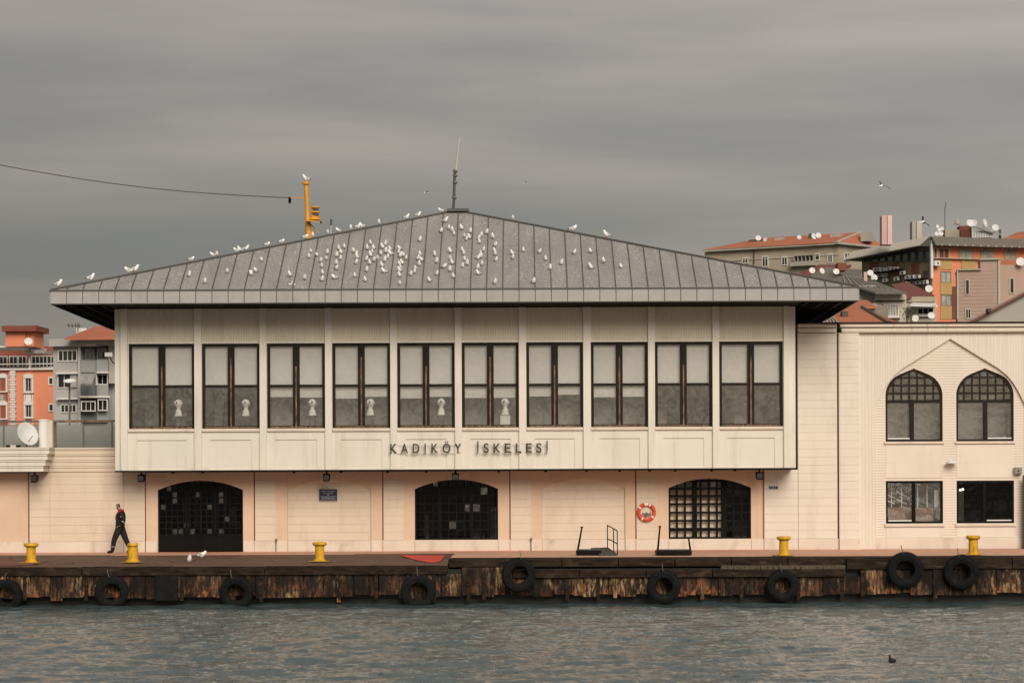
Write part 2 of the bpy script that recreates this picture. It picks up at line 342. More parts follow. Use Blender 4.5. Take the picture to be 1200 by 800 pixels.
def frame_ring(mb, x0, x1, bot, topf, xs, w, y0, y1, m=0):
    """frame following an opening whose top is a curve"""
    X = sorted(set([x0, x1] + list(xs))); c = (x0 + x1) / 2; hw = (x1 - x0) / 2
    inn = lambda x: c + (x - c) * (hw - w) / hw
    outp = [(x, topf(x)) for x in X]; inp = [(inn(x), topf(x) - w * (1.15)) for x in X]
    outp = [(x0, bot)] + outp + [(x1, bot)]; inp = [(x0 + w, bot + w)] + inp + [(x1 - w, bot + w)]
    n = len(outp)
    for i in range(n):
        a, b = outp[i], outp[(i + 1) % n]; c1, d1 = inp[(i + 1) % n], inp[i]
        mb.hexa([(a[0], y0, a[1]), (b[0], y0, b[1]), (c1[0], y0, c1[1]), (d1[0], y0, d1[1])], [(a[0], y1, a[1]), (b[0], y1, b[1]), (c1[0], y1, c1[1]), (d1[0], y1, d1[1])], m)
# ================================================================== TERMINAL: upper hall
DU = 80.6; YU = DU - 82                 # front plane of the projecting upper storey
DE = 78.6; YE = DE - 82                 # eave line
ZS, ZE = 8.47, 8.94                     # soffit / top of fascia
EX0, EX1 = -15.89, 11.47; APX, APY, APZ = -2.28, 84.55 - 82, 12.31; YB = 90.4 - 82
ZB = 2.87
fx = lambda px: PX(px, 450, DU)
term = thing('ferry_terminal', 'cream ferry terminal hall with grey hipped roof and a row of ten tall brown windows', 'building', (-2.2, 2, 0))
WINS = [(152, 229), (237.8, 305.4), (314, 382), (390.5, 458.4), (466.6, 534), (542.3, 609), (617.9, 684.4), (693.6, 760.4), (768.7, 835.8), (844, 918.6)]
ZWT, ZWB, ZTR, ZBL, ZIP = 7.26, 4.31, 5.79, 5.44, 3.92
XW0, XW1 = fx(135.5), fx(933.5)
ops = []
for a, b in WINS:
    ops.append(Op(fx(a), fx(b), ZWB, ZWT))
    ops.append(Op(fx(a + 9.5), fx(b - 10), ZB + .03, ZIP))
mb = MB(); wall(mb, fx(143), fx(926), ZB, ZWT + .06, YU, .22, ops)
uw = mb.build('upper_wall', CREAM, term)
# side returns, corner posts
mb = MB(); mb.box(XW0, fx(143), YU + .05, YB - 2.0, ZB, ZS)
mb.box(fx(926), XW1, YU + .05, YB - 2.0, ZB, ZS); mb.box(fx(143), fx(926), YB - 2.2, YB - 2.0, ZB, ZS)
mb.build('side_wall', CREAM, term)
for a, b in WINS:
    ubox('inset_panel', fx(a + 9.5), fx(b - 10), YU + .035, YU + .12, ZB + .03, ZIP, CREAM, uw)
# pilasters
pil = [(143, 151)] + [(WINS[i][1] + .3, WINS[i + 1][0] - .3) for i in range(9)] + [(919.4, 926)]
for a, b in pil: ubox('pilaster', fx(a), fx(b), YU - .10, YU, ZB, ZS, CREAM, term)
# fluted spandrel above each window
for i, (a, b) in enumerate(WINS):
    x0, x1 = fx(pil[i][1]), fx(pil[i + 1][0]); n = int((x1 - x0) / .085) * 2
    mb = MB(); xs = [x0 + (x1 - x0) * k / n for k in range(n + 1)]
    wall(mb, x0, x1, ZWT + .06, ZS, YU + .004, .15, (), xs, .010)
    mb.build('fluted_panel', CREAMT, term)
    ubox('window_head', x0, x1, YU - .02, YU + .1, ZWT + .005, ZWT + .055, CREAM, term)
# bottom skirt and dark underside
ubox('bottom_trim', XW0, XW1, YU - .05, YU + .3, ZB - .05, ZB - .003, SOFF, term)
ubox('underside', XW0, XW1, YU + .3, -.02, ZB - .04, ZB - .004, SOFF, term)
for px in (203, 238, 345, 400, 455, 500, 585, 640, 688, 727, 762, 792, 835, 862):
    ubox('drip_nub', fx(px) - .05, fx(px) + .05, YU + .02, YU + .12, ZB - .11, ZB - .05, BLACK, term)
# windows
yw = YU + .12
for i, (a, b) in enumerate(WINS):
    x0, x1 = fx(a), fx(b); c = (x0 + x1) / 2; fr = .10; tw = .085
    mb = MB()
    mb.box(x0, x1, yw - .05, yw + .05, ZWT - fr, ZWT); mb.box(x0, x1, yw - .05, yw + .05, ZWB, ZWB + fr)
    mb.box(x0, x0 + fr, yw - .05, yw + .05, ZWB + fr, ZWT - fr); mb.box(x1 - fr, x1, yw - .05, yw + .05, ZWB + fr, ZWT - fr)
    for s in (-1, 1):
        xa = c + s * .082; mb.box(xa - .036, xa + .036, yw - .045, yw + .045, ZWB + fr, ZWT - fr)
    wi = mb.build('window', BRONZE, term)
    ubox('worn_strip', c - .026, c + .026, yw - .088, yw - .076, ZWB + .02, ZWT - .30 - (.2 if i % 2 else .5), WOODW, wi)
    ubox('mullion', c - .044, c + .044, yw - .075, yw - .046, ZWB + .02, ZWT - .02, BRONZE, wi)
    for s in (-1, 1):
        xa, xb = (x0 + fr, c - .118) if s < 0 else (c + .118, x1 - fr)
        ubox('transom', xa, xb, yw - .04, yw + .04, ZTR - .045, ZTR + .045, BRONZE, wi)
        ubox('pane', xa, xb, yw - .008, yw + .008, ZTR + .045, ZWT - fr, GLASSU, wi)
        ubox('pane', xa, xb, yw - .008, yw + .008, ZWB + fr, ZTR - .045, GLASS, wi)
        bl = ZBL if 2 <= i <= 7 else ZTR - .01
        ubox('blind', xa - .05, xb + .05, yw + .10, yw + .11, bl + (random.uniform(-.10, .03) if bl < ZTR - .1 else random.uniform(-.02, .0)), ZWT - .03, BLIND, wi)
    ubox('jamb_edge', x0 - .025, x0 - .002, yw - .10, yw - .02, ZWB, ZWT, REDEDGE, wi)
    ubox('bottom_rail', x0 + fr, x1 - fr, yw - .075, yw - .052, ZWB + .02, ZWB + .075, WOODW, wi)
    ubox('sill', fx(pil[i][1]) + .01, fx(pil[i + 1][0]) - .01, YU - .07, YU + .07, ZWB - .10, ZWB - .02, PLINTH, wi)
# interior of the hall
mb = MB(); mb.box(XW0 + .3, XW1 - .3, YU + .3, YB - 2.3, ZWB - .9, ZWB - .8)
mb.build('hall_floor', FLOORIN, term)
mb = MB(); mb.box(XW0 + .3, XW1 - .3, YB - 2.5, YB - 2.35, ZWB - .8, ZS - .02); mb.box(XW0 + .3, XW1 - .3, YU + .3, YB - 2.5, ZS - .04, ZS - .02); 
mb.build('hall_back_wall', GREYW, term)
for i in range(2, 8):
    a, b = WINS[i]
    ubox('screen', fx(a) - .1, fx(b) + .1, YU + 1.15, YU + 1.22, ZWB - .8, ZTR + .6, PART_, term)
for px0, px1, z1, m in ((160, 178, 6, GREYW), (196, 208, 6, PART_), (243, 252, 6, PART_), (262, 276, 5.2, GREYW), (768, 788, 5.2, BEIGEIN), (870, 884, 6, WHITEM), (884, 905, 5.7, PART_)):
    ubox('screen', fx(px0), fx(px1), YU + 1.9 + .001 * px0, YU + 2.0 + .001 * px0, ZWB - .8, z1, m, term)
# roof
roof = MB()
E = [(EX0, YE, ZE), (EX1, YE, ZE), (EX1 - 0, YB, ZE), (EX0, YB, ZE)]; A = (APX, APY, APZ)
dz = -.03
roof.add([(p[0], p[1], p[2] + dz) for p in E] + [(A[0], A[1], A[2] + dz)], [(0, 1, 4), (1, 2, 4), (2, 3, 4), (3, 0, 4), (0, 3, 2, 1)])
rf = roof.build('roof', SEAM, term)
npan = 50; pw = (EX1 - EX0) / npan
def fzy(x, s):      # point on the front slope, s = 0 eave .. 1 apex line
    return (x, YE + (APY - YE) * s, ZE + (APZ - ZE) * s)
def smax(x): return max(0.0, (x - EX0) / (APX - EX0) if x < APX else (EX1 - x) / (EX1 - APX))
for i in range(npan):
    a, b = EX0 + i * pw + .012, EX0 + (i + 1) * pw - .012
    pts = [fzy(a, 0), fzy(b, 0)]
    if a < APX < b: pts += [fzy(b, smax(b)), fzy(APX, 1), fzy(a, smax(a))]
    else:
        if smax(b) > 1e-3: pts.append(fzy(b, smax(b)))
        if smax(a) > 1e-3: pts.append(fzy(a, smax(a)))
    h = random.uniform(0, .006)
    pts = [(p[0], p[1], p[2] + h) for p in pts]
    MB().slab(pts, .025).build('roof_panel', ZINC, rf)
for i in range(1, npan):
    x = EX0 + i * pw; s = smax(x)
    p0, p1 = fzy(x, 0), fzy(x, s); w_ = .014; hh = .05
    MB().hexa([(x - w_, p0[1], p0[2]), (x + w_, p0[1], p0[2]), (x + w_, p1[1], p1[2]), (x - w_, p1[1], p1[2])],
              [(x - w_, p0[1], p0[2] + hh), (x + w_, p0[1], p0[2] + hh), (x + w_, p1[1], p1[2] + hh), (x - w_, p1[1], p1[2] + hh)]).build('roof_seam', SEAM, rf)
for q in E:
    MB().tube((q[0], q[1], q[2] + .03), (A[0], A[1], A[2] + .03), .045, .045, 6).build('hip_cap', SEAM, rf)
MB().box(APX - .35, APX + .45, APY - .25, APY + .25, APZ - .03, APZ + .07).build('apex_cap', SEAM, rf)
# sheets of the unseen slopes
for tri in ((E[1], E[2], A), (E[2], E[3], A), (E[3], E[0], A)):
    MB().slab([tri[0], tri[1], tri[2]], .02).build('roof_slope', ZINC, rf)
# fascia
for i in range(npan):
    ubox('fascia_panel', EX0 + i * pw + .013, EX0 + (i + 1) * pw - .013, YE - .03, YE + .0 + random.uniform(0, .004), ZS + .03, ZE - .03, ZINCF, rf)
nd = 22; pd = (YB - YE) / nd
for i in range(nd):
    for xx, s in ((EX0, -1), (EX1, 1)):
        ubox('fascia_panel', min(xx, xx + s * .03), max(xx, xx + s * .03), YE + i * pd + .013, YE + (i + 1) * pd - .013, ZS + .03, ZE - .03, ZINCF, rf)
MB().box(EX0 - .04, EX1 + .04, YE - .05, YE + .02, ZE - .03, ZE + .025).build('eave_trim', SEAM, rf)
mb = MB(); mb.box(EX0 + .001, EX1 - .001, YE + .002, YE + .05, ZS, ZE - .031); mb.box(EX0 + .001, EX0 + .05, YE + .05, YB, ZS, ZE - .031); mb.box(EX1 - .05, EX1 - .001, YE + .05, YB, ZS, ZE - .031); mb.box(EX0 + .05, EX1 - .05, YB - .05, YB, ZS, ZE - .031)
mb.build('fascia_backing', SEAM, rf)
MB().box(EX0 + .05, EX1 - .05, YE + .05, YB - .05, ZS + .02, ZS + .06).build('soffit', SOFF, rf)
mb = MB(); k = 0
yv = YE + .5
while yv < YB - .3:
    mb.box(EX0 + .1, XW0 - .02, yv, yv + .08, ZS - .04, ZS + .02); mb.box(XW1 + .02, EX1 - .1, yv, yv + .08, ZS - .04, ZS + .02); yv += .55
for xv in (EX0 + .6, EX0 + 1.1, EX0 + 1.7, EX1 - .6, EX1 - 1.2, EX1 - 1.75): mb.box(xv, xv + .07, YE + .15, YB - .2, ZS - .035, ZS + .02)
stuff(mb.build('soffit_batten', BLACK, rf))
# ================================================================== TERMINAL: ground storey
D0 = 82.0
gx = lambda px: PX(px, 600, D0)
gz = lambda px, py: PZ(px, py, D0)
PITCH = .287; TH = .25
ZPL = .40; ZTOPG = ZB - .05
NB = 9
def boards(parent, pa, pb, z0, z1, y=0.0, m=BOARD, clip=None, t=.016, phase=0):
    """horizontal cladding boards, one object each"""
    x0, x1 = (pa, pb)
    k = 0; z = ZPL
    while z < z1 - .02:
        a, b = max(z, z0), min(z + PITCH - .006, z1)
        if b - a > .03:
            if clip is None: ubox('cladding_board', x0, x1, y - t, y, a, b, m, parent)
            else:
                xa, xb = clip(b - .02)
                if xb - xa > .1: ubox('cladding_board', xa, xb, y - t, y, a, b, m, parent)
        z += PITCH
def arch_clip(x0, x1, top):
    def f(z):
        xs = [x0 + (x1 - x0) * i / 200 for i in range(201)]
        ok = [x for x in xs if top(x) >= z]
        return (ok[0], ok[-1]) if ok else (0, 0)
    return f
BAYS = [('door', 170.5, 298, 184.8, 284.6), ('blind', 298, 448.5, 336.8, 434.7), ('win', 448.5, 597.5, 486, 583.5), ('blind', 597.5, 745, 635, 732.4), ('win2', 745, 895, 783.4, 880)]
AP, SPR = gz(530, 561), gz(530, 572)
WBOT = gz(530, 631.5)
def plinth(parent, x0, x1, m=PLINTH):
    ubox('plinth', x0 + .01, x1 - .01, -.045, -.001, 0, ZPL - .012, m, parent)
GRNG = random.Random(12)
def lattice(parent, x0, x1, z0, z1, nx, nz_, y, xs=None, glass=GLASSD, bar=.045, zs=None, barm=BLACK, fr=.07):
    """dark metal grille window: outer bars, muntins and single panes"""
    mb = MB()
    mb.box(x0, x0 + fr, y - .05, y + .05, z0, z1); mb.box(x1 - fr, x1, y - .05, y + .05, z0, z1)
    mb.box(x0 + fr, x1 - fr, y - .05, y + .05, z0, z0 + fr); 
    fw = mb.build('window', barm, parent)
    xs = xs or [x0 + fr + (x1 - x0 - 2 * fr) * i / nx for i in range(nx + 1)]
    zs = zs or [z0 + fr + (z1 - z0 - fr) * i / nz_ for i in range(nz_ + 1)]
    for x in xs[1:-1]: ubox('muntin', x - bar / 2, x + bar / 2, y - .03, y + .03, z0 + fr, z1, barm, fw)
    for z in zs[1:-1]: ubox('muntin', x0 + fr, x1 - fr, y - .026, y + .026, z - bar / 2, z + bar / 2, barm, fw)
    for i in range(len(xs) - 1):
        for j in range(len(zs) - 1):
            g_ = (glass if i < 9 else GLASSD) if glass is GLASSC else glass
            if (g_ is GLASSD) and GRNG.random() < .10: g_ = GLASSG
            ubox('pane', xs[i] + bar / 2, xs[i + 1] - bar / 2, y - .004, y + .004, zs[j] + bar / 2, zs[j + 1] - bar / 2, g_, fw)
    return fw
gw = MB(); wall(gw, gx(170.5), gx(298), 0, ZTOPG, 0, TH, [Op(gx(184.8), gx(284.6), 0, *seg_arch(gx(184.8), gx(284.6), SPR, AP))])
ground = gw.build('ground_wall', PEACH, term)
for kind, pa, pb, oa, ob in BAYS[1:]:
    x0, x1 = gx(pa), gx(pb); f, xs = seg_arch(gx(oa), gx(ob), SPR, AP); b0 = 0 if kind == 'blind' else WBOT
    mb = MB(); wall(mb, x0, x1, 0, ZTOPG, 0, TH if kind != 'blind' else .09, [Op(gx(oa), gx(ob), b0, f, xs)])
    mb.build('bay_wall', PEACH, term)
    # boarded strip at the left of each bay
    bx1 = gx(pa + 24.5)
    boards(ground, x0 + .03, bx1, ZPL, ZTOPG - .3 if kind != 'x' else ZTOPG, 0)
    if kind == 'blind':
        MB().box(gx(oa) - .05, gx(ob) + .05, .092, .16, 0, ZTOPG).build('recess_back', PEACH, term)
        boards(ground, gx(oa) + .01, gx(ob) - .01, ZPL, AP + .05, .090)
        ubox('plinth', gx(oa) + .01, gx(ob) - .01, .03, .091, 0, ZPL - .012, PLINTH, ground)
        plinth(ground, x0, gx(oa)); plinth(ground, gx(ob), x1 - .03)
    else:
        plinth(ground, x0, gx(oa) ); plinth(ground, gx(oa), gx(ob)); plinth(ground, gx(ob), x1 - .03)
    ubox('groove', x0 - .02, x0 + .02, -.004, .0, ZPL, ZTOPG, REDEDGE, ground)
plinth(ground, gx(170.5), gx(184.8)); plinth(ground, gx(284.6), gx(298))
ubox('groove', gx(170.5) - .02, gx(170.5) + .015, -.004, 0, ZPL, ZTOPG, REDEDGE, ground)
# board field right of the last bay (up to the wing)
mb = MB(); mb.box(gx(895), gx(935), 0, TH, 0, ZTOPG); mb.build('bay_wall', PEACH, term)
boards(ground, gx(896), gx(935), ZPL, ZTOPG, 0, BOARD2); plinth(ground, gx(895), gx(935))
ubox('groove', gx(895) - .03, gx(895) + .0, -.03, 0, ZPL, ZTOPG, REDEDGE, ground)
# door with grille
dz1 = AP + .05
dx0, dx1 = gx(184.8), gx(284.6)
door = lattice(term, dx0, dx1, .55, dz1, 14, 9, .16, glass=GLASSD, bar=.05)
door.name = 'door'
ubox('kick_panel', dx0, dx1, .12, .2, 0, .55, BLACK, door)
ubox('door_rail', dx0, dx1, .10, .15, .55, .64, BLACK, door)
for fr_ in (.33, .5, .67): ubox('door_stile', dx0 + (dx1 - dx0) * fr_ - .04, dx0 + (dx1 - dx0) * fr_ + .04, .10, .2, .02, dz1, BLACK, door)
# windows
w1 = lattice(term, gx(486), gx(583.5), WBOT, dz1, 10, 7, .16)
for fr_ in (.30, .68): ubox('frame_post', gx(486) + (gx(583.5) - gx(486)) * fr_ - .06, gx(486) + (gx(583.5) - gx(486)) * fr_ + .06, .09, .2, WBOT, dz1, BLACK, w1)
xs_px = [784, 793.5, 803, 812.5, 816, 821.5, 831, 840.5, 846.5, 850.5, 860, 869.5, 879]
zs_py = [631, 622.5, 621, 611.5, 602, 592, 582.5, 574, 565, 560]
w2 = lattice(term, gx(783.4), gx(880), WBOT, dz1, 0, 0, .16, xs=[gx(p) for p in xs_px], zs=[gz(830, p) for p in zs_py], glass=GLASSC, bar=.07)
for p in (814, 848): ubox('frame_post', gx(p) - .07, gx(p) + .07, .09, .2, WBOT, dz1, BLACK, w2)
# dim interior of the ground floor
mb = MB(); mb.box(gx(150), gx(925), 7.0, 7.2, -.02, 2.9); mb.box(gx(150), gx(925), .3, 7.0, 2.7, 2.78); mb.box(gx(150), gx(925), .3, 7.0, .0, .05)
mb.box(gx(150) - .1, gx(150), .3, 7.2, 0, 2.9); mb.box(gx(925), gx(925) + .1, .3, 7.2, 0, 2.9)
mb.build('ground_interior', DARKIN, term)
ubox('lit_board', gx(785), gx(846), .30, .33, .45, 2.02, BEIGEIN, term)  # added pale board standing in for a lit wall seen through the panes
ubox('lit_board_top', gx(785), gx(846), .27, .295, 1.75, 2.2, BROWNIN, term)
ubox('poster_board', gx(835), gx(842), .45, .5, 2.25, 2.45, WHITEM, term)
for px0, px1, z0, z1 in ((497, 502, .4, 1.3), (554, 562, .4, .66), (565, 567, .4, .65), (574, 582, .4, 1.55), (218, 222, .9, 1.9), (227, 231, .9, 2.0), (250, 253, .9, 2.3), (262, 264, 1.2, 2.3), (270, 276, .9, 1.6), (862, 878, 1.9, 2.3), (862, 876, .4, .8)):
    ubox('glimmer_board', gx(px0), gx(px1), .32, .36, z0, z1, PART_, term)
# door-side panes: added pale boards paint in glimmers from the back windows
# ================================================================== RIGHT WING
wing = thing('terminal_wing', 'two-storey cream wing with pointed arch windows beside the terminal hall', 'building', (gx(1070), 3, 0))
rz = lambda py: gz(1080, py)
ZRT, ZC0 = rz(383), rz(393.5)
mb = MB(); mb.box(gx(935) + .01, gx(983), 0, TH, 0, ZC0)
mb.box(gx(983), gx(1007), -.12, TH, 0, ZC0)
wbody = mb.build('end_wall', BOARD2, wing)
XR = gx(1430)
boards(wbody, gx(935) + .02, gx(983) - .03, ZPL, ZC0, 0, BOARD2); boards(wbody, gx(983) + .03, gx(1007) - .02, ZPL, ZC0, -.12, BOARD2)
plinth(wbody, gx(935), gx(983)); ubox('plinth', gx(983), gx(1007), -.165, -.121, 0, ZPL, PLINTH, wbody)
ubox('groove', gx(983) - .05, gx(983) - .003, -.03, 0, 0, ZC0, REDEDGE, wbody)
# fluted wall with big pointed arch
bx0, bx1 = gx(1026), gx(1202.5)
bt, bxs = prof_arch(bx0, bx1, rz(481), rz(401), BIGA)
n = int((XR - gx(1007)) / .06) * 2
# second arch further right, outside the frame
b2a, b2b = gx(1214), gx(1390)
mb = MB(); wall(mb, gx(1007), XR, 0, ZC0, -.02, .20, [Op(bx0, bx1, 0, bt, bxs)], [gx(1007) + .06 * k for k in range(1, int((XR - gx(1007)) / .06))], .010)
mb.build('fluted_wall', FLUT, wing)
# ribbed infill with four openings
XP = [(1038.6, 1105.6), (1121.6, 1189)]
ops = []; arches = []
for a, b in XP:
    f, xs = prof_arch(gx(a), gx(b), rz(466), rz(435.5), OG); arches.append((f, xs))
    ops.append(Op(gx(a), gx(b), rz(521), f, xs)); ops.append(Op(gx(a), gx(b), rz(617), rz(567)))
mb = MB(); 
bt_in = lambda x: bt(x) + .02
wall(mb, bx0 - .03, bx1 + .03, ZPL, lambda x: bt(min(max(x, bx0), bx1)) + .02, .10, .2, ops, [bx0, bx1] + bxs)
mb.build('ribbed_wall', RIBH, wing)
ubox('plinth', bx0, bx1, .055, .3, 0, ZPL, PLINTH, wing)
# plain panels between and under windows
for a, b in XP:
    ubox('spandrel_panel', gx(a) + .01, gx(b) - .01, .085, .099, rz(563.5), rz(525), BOARD2, wing)
    ubox('spandrel_panel', gx(a) + .01, gx(b) - .01, .085, .099, ZPL + .01, rz(621), BOARD2, wing)
    for k in (1,): ubox('panel_joint', gx(a) + .01, gx(b) - .01, .0848, .0855, rz(546), rz(545.5), PLINTH, wing)
    ubox('sill', gx(a) - .05, gx(b) + .05, .02, .12, rz(523.6), rz(521.3), PLINTH, wing)
    ubox('sill', gx(a) - .05, gx(b) + .05, .02, .12, rz(620.5), rz(617.3), PLINTH, wing)
    ubox('plinth', gx(a), gx(b), .04, .056, 0, ZPL - .02, PLINTH, wing)
for (a, b), (f, xs), k in zip(XP, arches, (0, 1)):
    x0, x1 = gx(a), gx(b); y = .2; zb = rz(521); zt = rz(474)
    mb = MB(); frame_ring(mb, x0, x1, zb, f, xs, .075, y - .05, y + .05)
    wi = mb.build('window', BRONZE, wing)
    ubox('transom', x0 + .07, x1 - .07, y - .055, y + .05, zt - .05, zt + .04, BRONZE, wi)
    off = a - 1038.4
    lx = [gx(p + off) for p in (1048, 1057.5, 1066.7, 1076, 1085.3, 1095)]
    for x in lx: ubox('muntin', x - .026, x + .026, y - .03, y + .03, zt + .04, f(x) - .03, BRONZE, wi)
    lz = [rz(p) for p in (464.5, 455.2, 446)]
    for z in lz:
        c = arch_clip(x0, x1, f)(z + .03); ubox('muntin', c[0] + .05, c[1] - .05, y - .027, y + .027, z - .026, z + .026, BRONZE, wi)
    X_ = [x0 + .07] + lx + [x1 - .07]; Z_ = [zt + .04] + lz + [rz(437)]
    for i in range(7):
        for j in range(4):
            zz = Z_[j] + .03
            top = min(f(X_[i]), f(X_[i + 1]))
            tm = max(f(X_[i]), f(X_[i + 1]))
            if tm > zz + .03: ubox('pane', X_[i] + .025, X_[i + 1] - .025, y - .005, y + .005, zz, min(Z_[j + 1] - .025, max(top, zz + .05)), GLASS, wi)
    xm = gx(1069.5 + off) if k == 0 else gx(1156 )
    ubox('mullion', xm - .075, xm + .075, y - .06, y + .05, zb + .06, zt - .05, BRONZE, wi)
    for xa, xb in ((x0 + .075, xm - .075), (xm + .075, x1 - .075)):
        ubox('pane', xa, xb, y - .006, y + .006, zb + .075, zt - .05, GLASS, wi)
    if k == 0: ubox('sash', x0 + .08, xm - .08, y - .07, y - .045, zb + .09, zb + .13, WHITEM, wi)
    else: ubox('sash', xm + .08, x1 - .08, y - .07, y - .045, zb + .09, zb + .13, WHITEM, wi)
for (a, b), k in zip(XP, (0, 1)):
    x0, x1 = gx(a), gx(b); y = .2; zb, zt = rz(617), rz(567); xm = gx(1071.5) if k == 0 else gx(1154.5)
    mb = MB(); fr = .075
    mb.box(x0, x1, y - .05, y + .05, zt - fr, zt); mb.box(x0, x1, y - .05, y + .05, zb, zb + fr)
    mb.box(x0, x0 + fr, y - .05, y + .05, zb + fr, zt - fr); mb.box(x1 - fr, x1, y - .05, y + .05, zb + fr, zt - fr); mb.box(xm - .06, xm + .06, y - .06, y + .05, zb + fr, zt - fr)
    wi = mb.build('window', BLACK, wing)
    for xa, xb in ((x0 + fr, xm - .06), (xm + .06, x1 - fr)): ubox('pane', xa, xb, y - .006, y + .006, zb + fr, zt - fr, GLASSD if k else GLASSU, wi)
    xa, xb = (x0 + .09, xm - .08) if k == 0 else (xm + .08, x1 - .09)
    ubox('sash', xa, xb, y - .07, y - .045, zb + .08, zb + .12, WHITEM, wi)
# wing interior
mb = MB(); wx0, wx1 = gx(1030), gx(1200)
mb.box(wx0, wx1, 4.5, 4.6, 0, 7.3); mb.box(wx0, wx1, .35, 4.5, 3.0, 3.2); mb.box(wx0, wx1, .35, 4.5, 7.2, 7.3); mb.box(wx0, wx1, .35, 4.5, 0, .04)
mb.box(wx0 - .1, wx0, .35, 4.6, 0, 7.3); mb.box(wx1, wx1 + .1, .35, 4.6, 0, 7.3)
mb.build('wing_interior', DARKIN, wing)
ubox('counter', gx(1041), gx(1070), .5, .55, rz(614), rz(598), BROWNIN, wing); ubox('counter', gx(1073), gx(1097), .6, .65, rz(616), rz(598.5), BROWNIN, wing)
ubox('notice_board', gx(1098), gx(1103), .5, .55, rz(598), rz(578), WHITEM, wing); ubox('notice_board', gx(1124), gx(1132), .4, .45, rz(616), rz(579), WHITEM, wing)
ubox('shade_screen', gx(1121), gx(1156), .55, .58, rz(521), rz(470), GREYW, wing)
ubox('shade_screen', gx(1075), gx(1104), .75, .78, rz(521), rz(466), GREYW, wing); ubox('shade_screen', gx(1158), gx(1184), .85, .88, rz(521), rz(466), GREYW, wing); ubox('shade_screen', gx(1041), gx(1069), .95, .98, rz(521), rz(466), GREYW, wing)
mb = MB()
for px, pys in ((1046, (575, 585, 592)), (1060, (573, 583, 592))):
    for py in pys: mb.tube((gx(px - 6), .6, rz(py - 3)), (gx(px + 6), .7, rz(py + 2)), .022)
for px in (1048, 1060, 1079, 1090): mb.tube((gx(px), .65, rz(600)), (gx(px), .65, rz(571)), .02)
mb.build('rail_rack', WHITEM, wing)
LAMPM = mat('lit lamp', (1, .92, .75), .5, emit=6)
for px, py in ((1132, 577.5), (1141, 578), (1144, 577)): MB().lathe([(.0, -.04), (.04, -.03), (.045, 0), (.03, .04), (0, .05)], (gx(px), 2.5, rz(py)), 8).build('ceiling_lamp', LAMPM, wing)
# cornice
rc = MB()
for z0, z1, pr in ((ZC0, ZC0 + .05, .04), (ZC0 + .05, ZC0 + .17, .06), (ZC0 + .17, ZC0 + .20, .10), (ZC0 + .20, ZC0 + .31, .13), (ZC0 + .31, ZRT, .16)):
    rc.box(gx(935) + .02, gx(981) - .0, -pr, TH, z0, z1 - .0015)
    rc.box(gx(983) - pr * .8 + .15, XR, -pr - .10 , TH + .001, z0, z1 - .002)
rc.build('cornice', CORN, wing)
for zz, pr in ((ZC0 + .0, .148), (ZC0 + .175, .205), (ZC0 + .30, .232)):
    ubox('groove', gx(984), XR, -pr, -.08, zz - .012, zz + .012, GROOVE, wing)
    ubox('groove', gx(935) + .02, gx(980), -(pr - .09), -.03, zz - .012, zz + .012, GROOVE, wing)
ubox('coping', gx(935) + .02, XR, -.30, .3, ZRT, ZRT + .035, BLACK, wing)
ubox('flat_roof', gx(935) + .02, XR, .3, 9, ZRT - .2, ZRT + .0, GREYW, wing)
ubox('back_wall', gx(935) + .02, XR, 8.8, 9, 0, ZRT - .2, BOARD2, wing)
# lower part right of arch + gate
gate = thing('metal_gate', 'dark green framed metal gate at the far right end of the quay', 'gate', (gx(1206), -.2, 0))
ubox('post', gx(1197.3), gx(1198.6), -.24, -.14, 0, rz(561), MATS.setdefault('g', mat('dark green paint', (.02, .045, .03), .5)), gate)
GREENM = MATS['g']
SHEETM = mat('grey green sheet', (.17, .20, .17), .6)
for p0, p1 in ((561, 582), (582, 604), (604, 626), (626, 650)):
    ubox('panel', gx(1198.8), gx(1222), -.2, -.17, rz(p1) + .03, rz(p0) - .03, SHEETM, gate)
    ubox('rail', gx(1198.6), gx(1222), -.23, -.15, rz(p1) - .03, rz(p1) + .03, GREENM, gate)
# ================================================================== LEFT WING
lw = thing('terminal_annex', 'low cream annex with flared cornice and glass-railed roof terrace', 'building', (gx(40), 3, 0))
XL = gx(-70)
ZLT = gz(60, 521)
mb = MB(); mb.box(XL, gx(170.5) - .02, 0, TH, 0, gz(60, 548)); lwb = mb.build('front_wall', PEACH, lw)
boards(lwb, gx(34.5), gx(58), ZPL, gz(60, 548), 0, BOARD); boards(lwb, gx(59), gx(144.5), ZPL, gz(60, 548), 0, BOARD); boards(lwb, gx(145.4), gx(169.7), ZPL, gz(60, 548), 0, BOARD)
plinth(lwb, XL, gx(33.5)); plinth(lwb, gx(34.5), gx(144.8)); plinth(lwb, gx(145.2), gx(170))
ubox('groove', gx(33) , gx(34.4), -.01, 0, 0, gz(60, 548), REDEDGE, lwb)
zc = gz(60, 548)
for k in range(4):
    z0 = zc + (ZLT - zc) * k / 4; z1 = zc + (ZLT - zc) * (k + 1) / 4
    for q, (m_, a_, b_) in enumerate(((.012, .0, .7), (.0, .7, 1.))):
        za, zb_ = z0 + (z1 - z0) * a_, z0 + (z1 - z0) * b_
        ubox('cornice_moulding', gx(50), gx(135) + .6, -.06 - .02 * k - .03 * q, TH, za, zb_ - .012, BOARD, lwb)
        ubox('cornice_moulding', XL, gx(57.5 + 2.6 * k), -.95 - .05 * k - .03 * q, -.12, za, zb_ - .012, CREAM, lwb)
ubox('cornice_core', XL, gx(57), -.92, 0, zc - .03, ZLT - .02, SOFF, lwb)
ubox('terrace_slab', XL, gx(135) + .5, 0, 7, ZLT - .15, ZLT - .015, GREYW, lw)
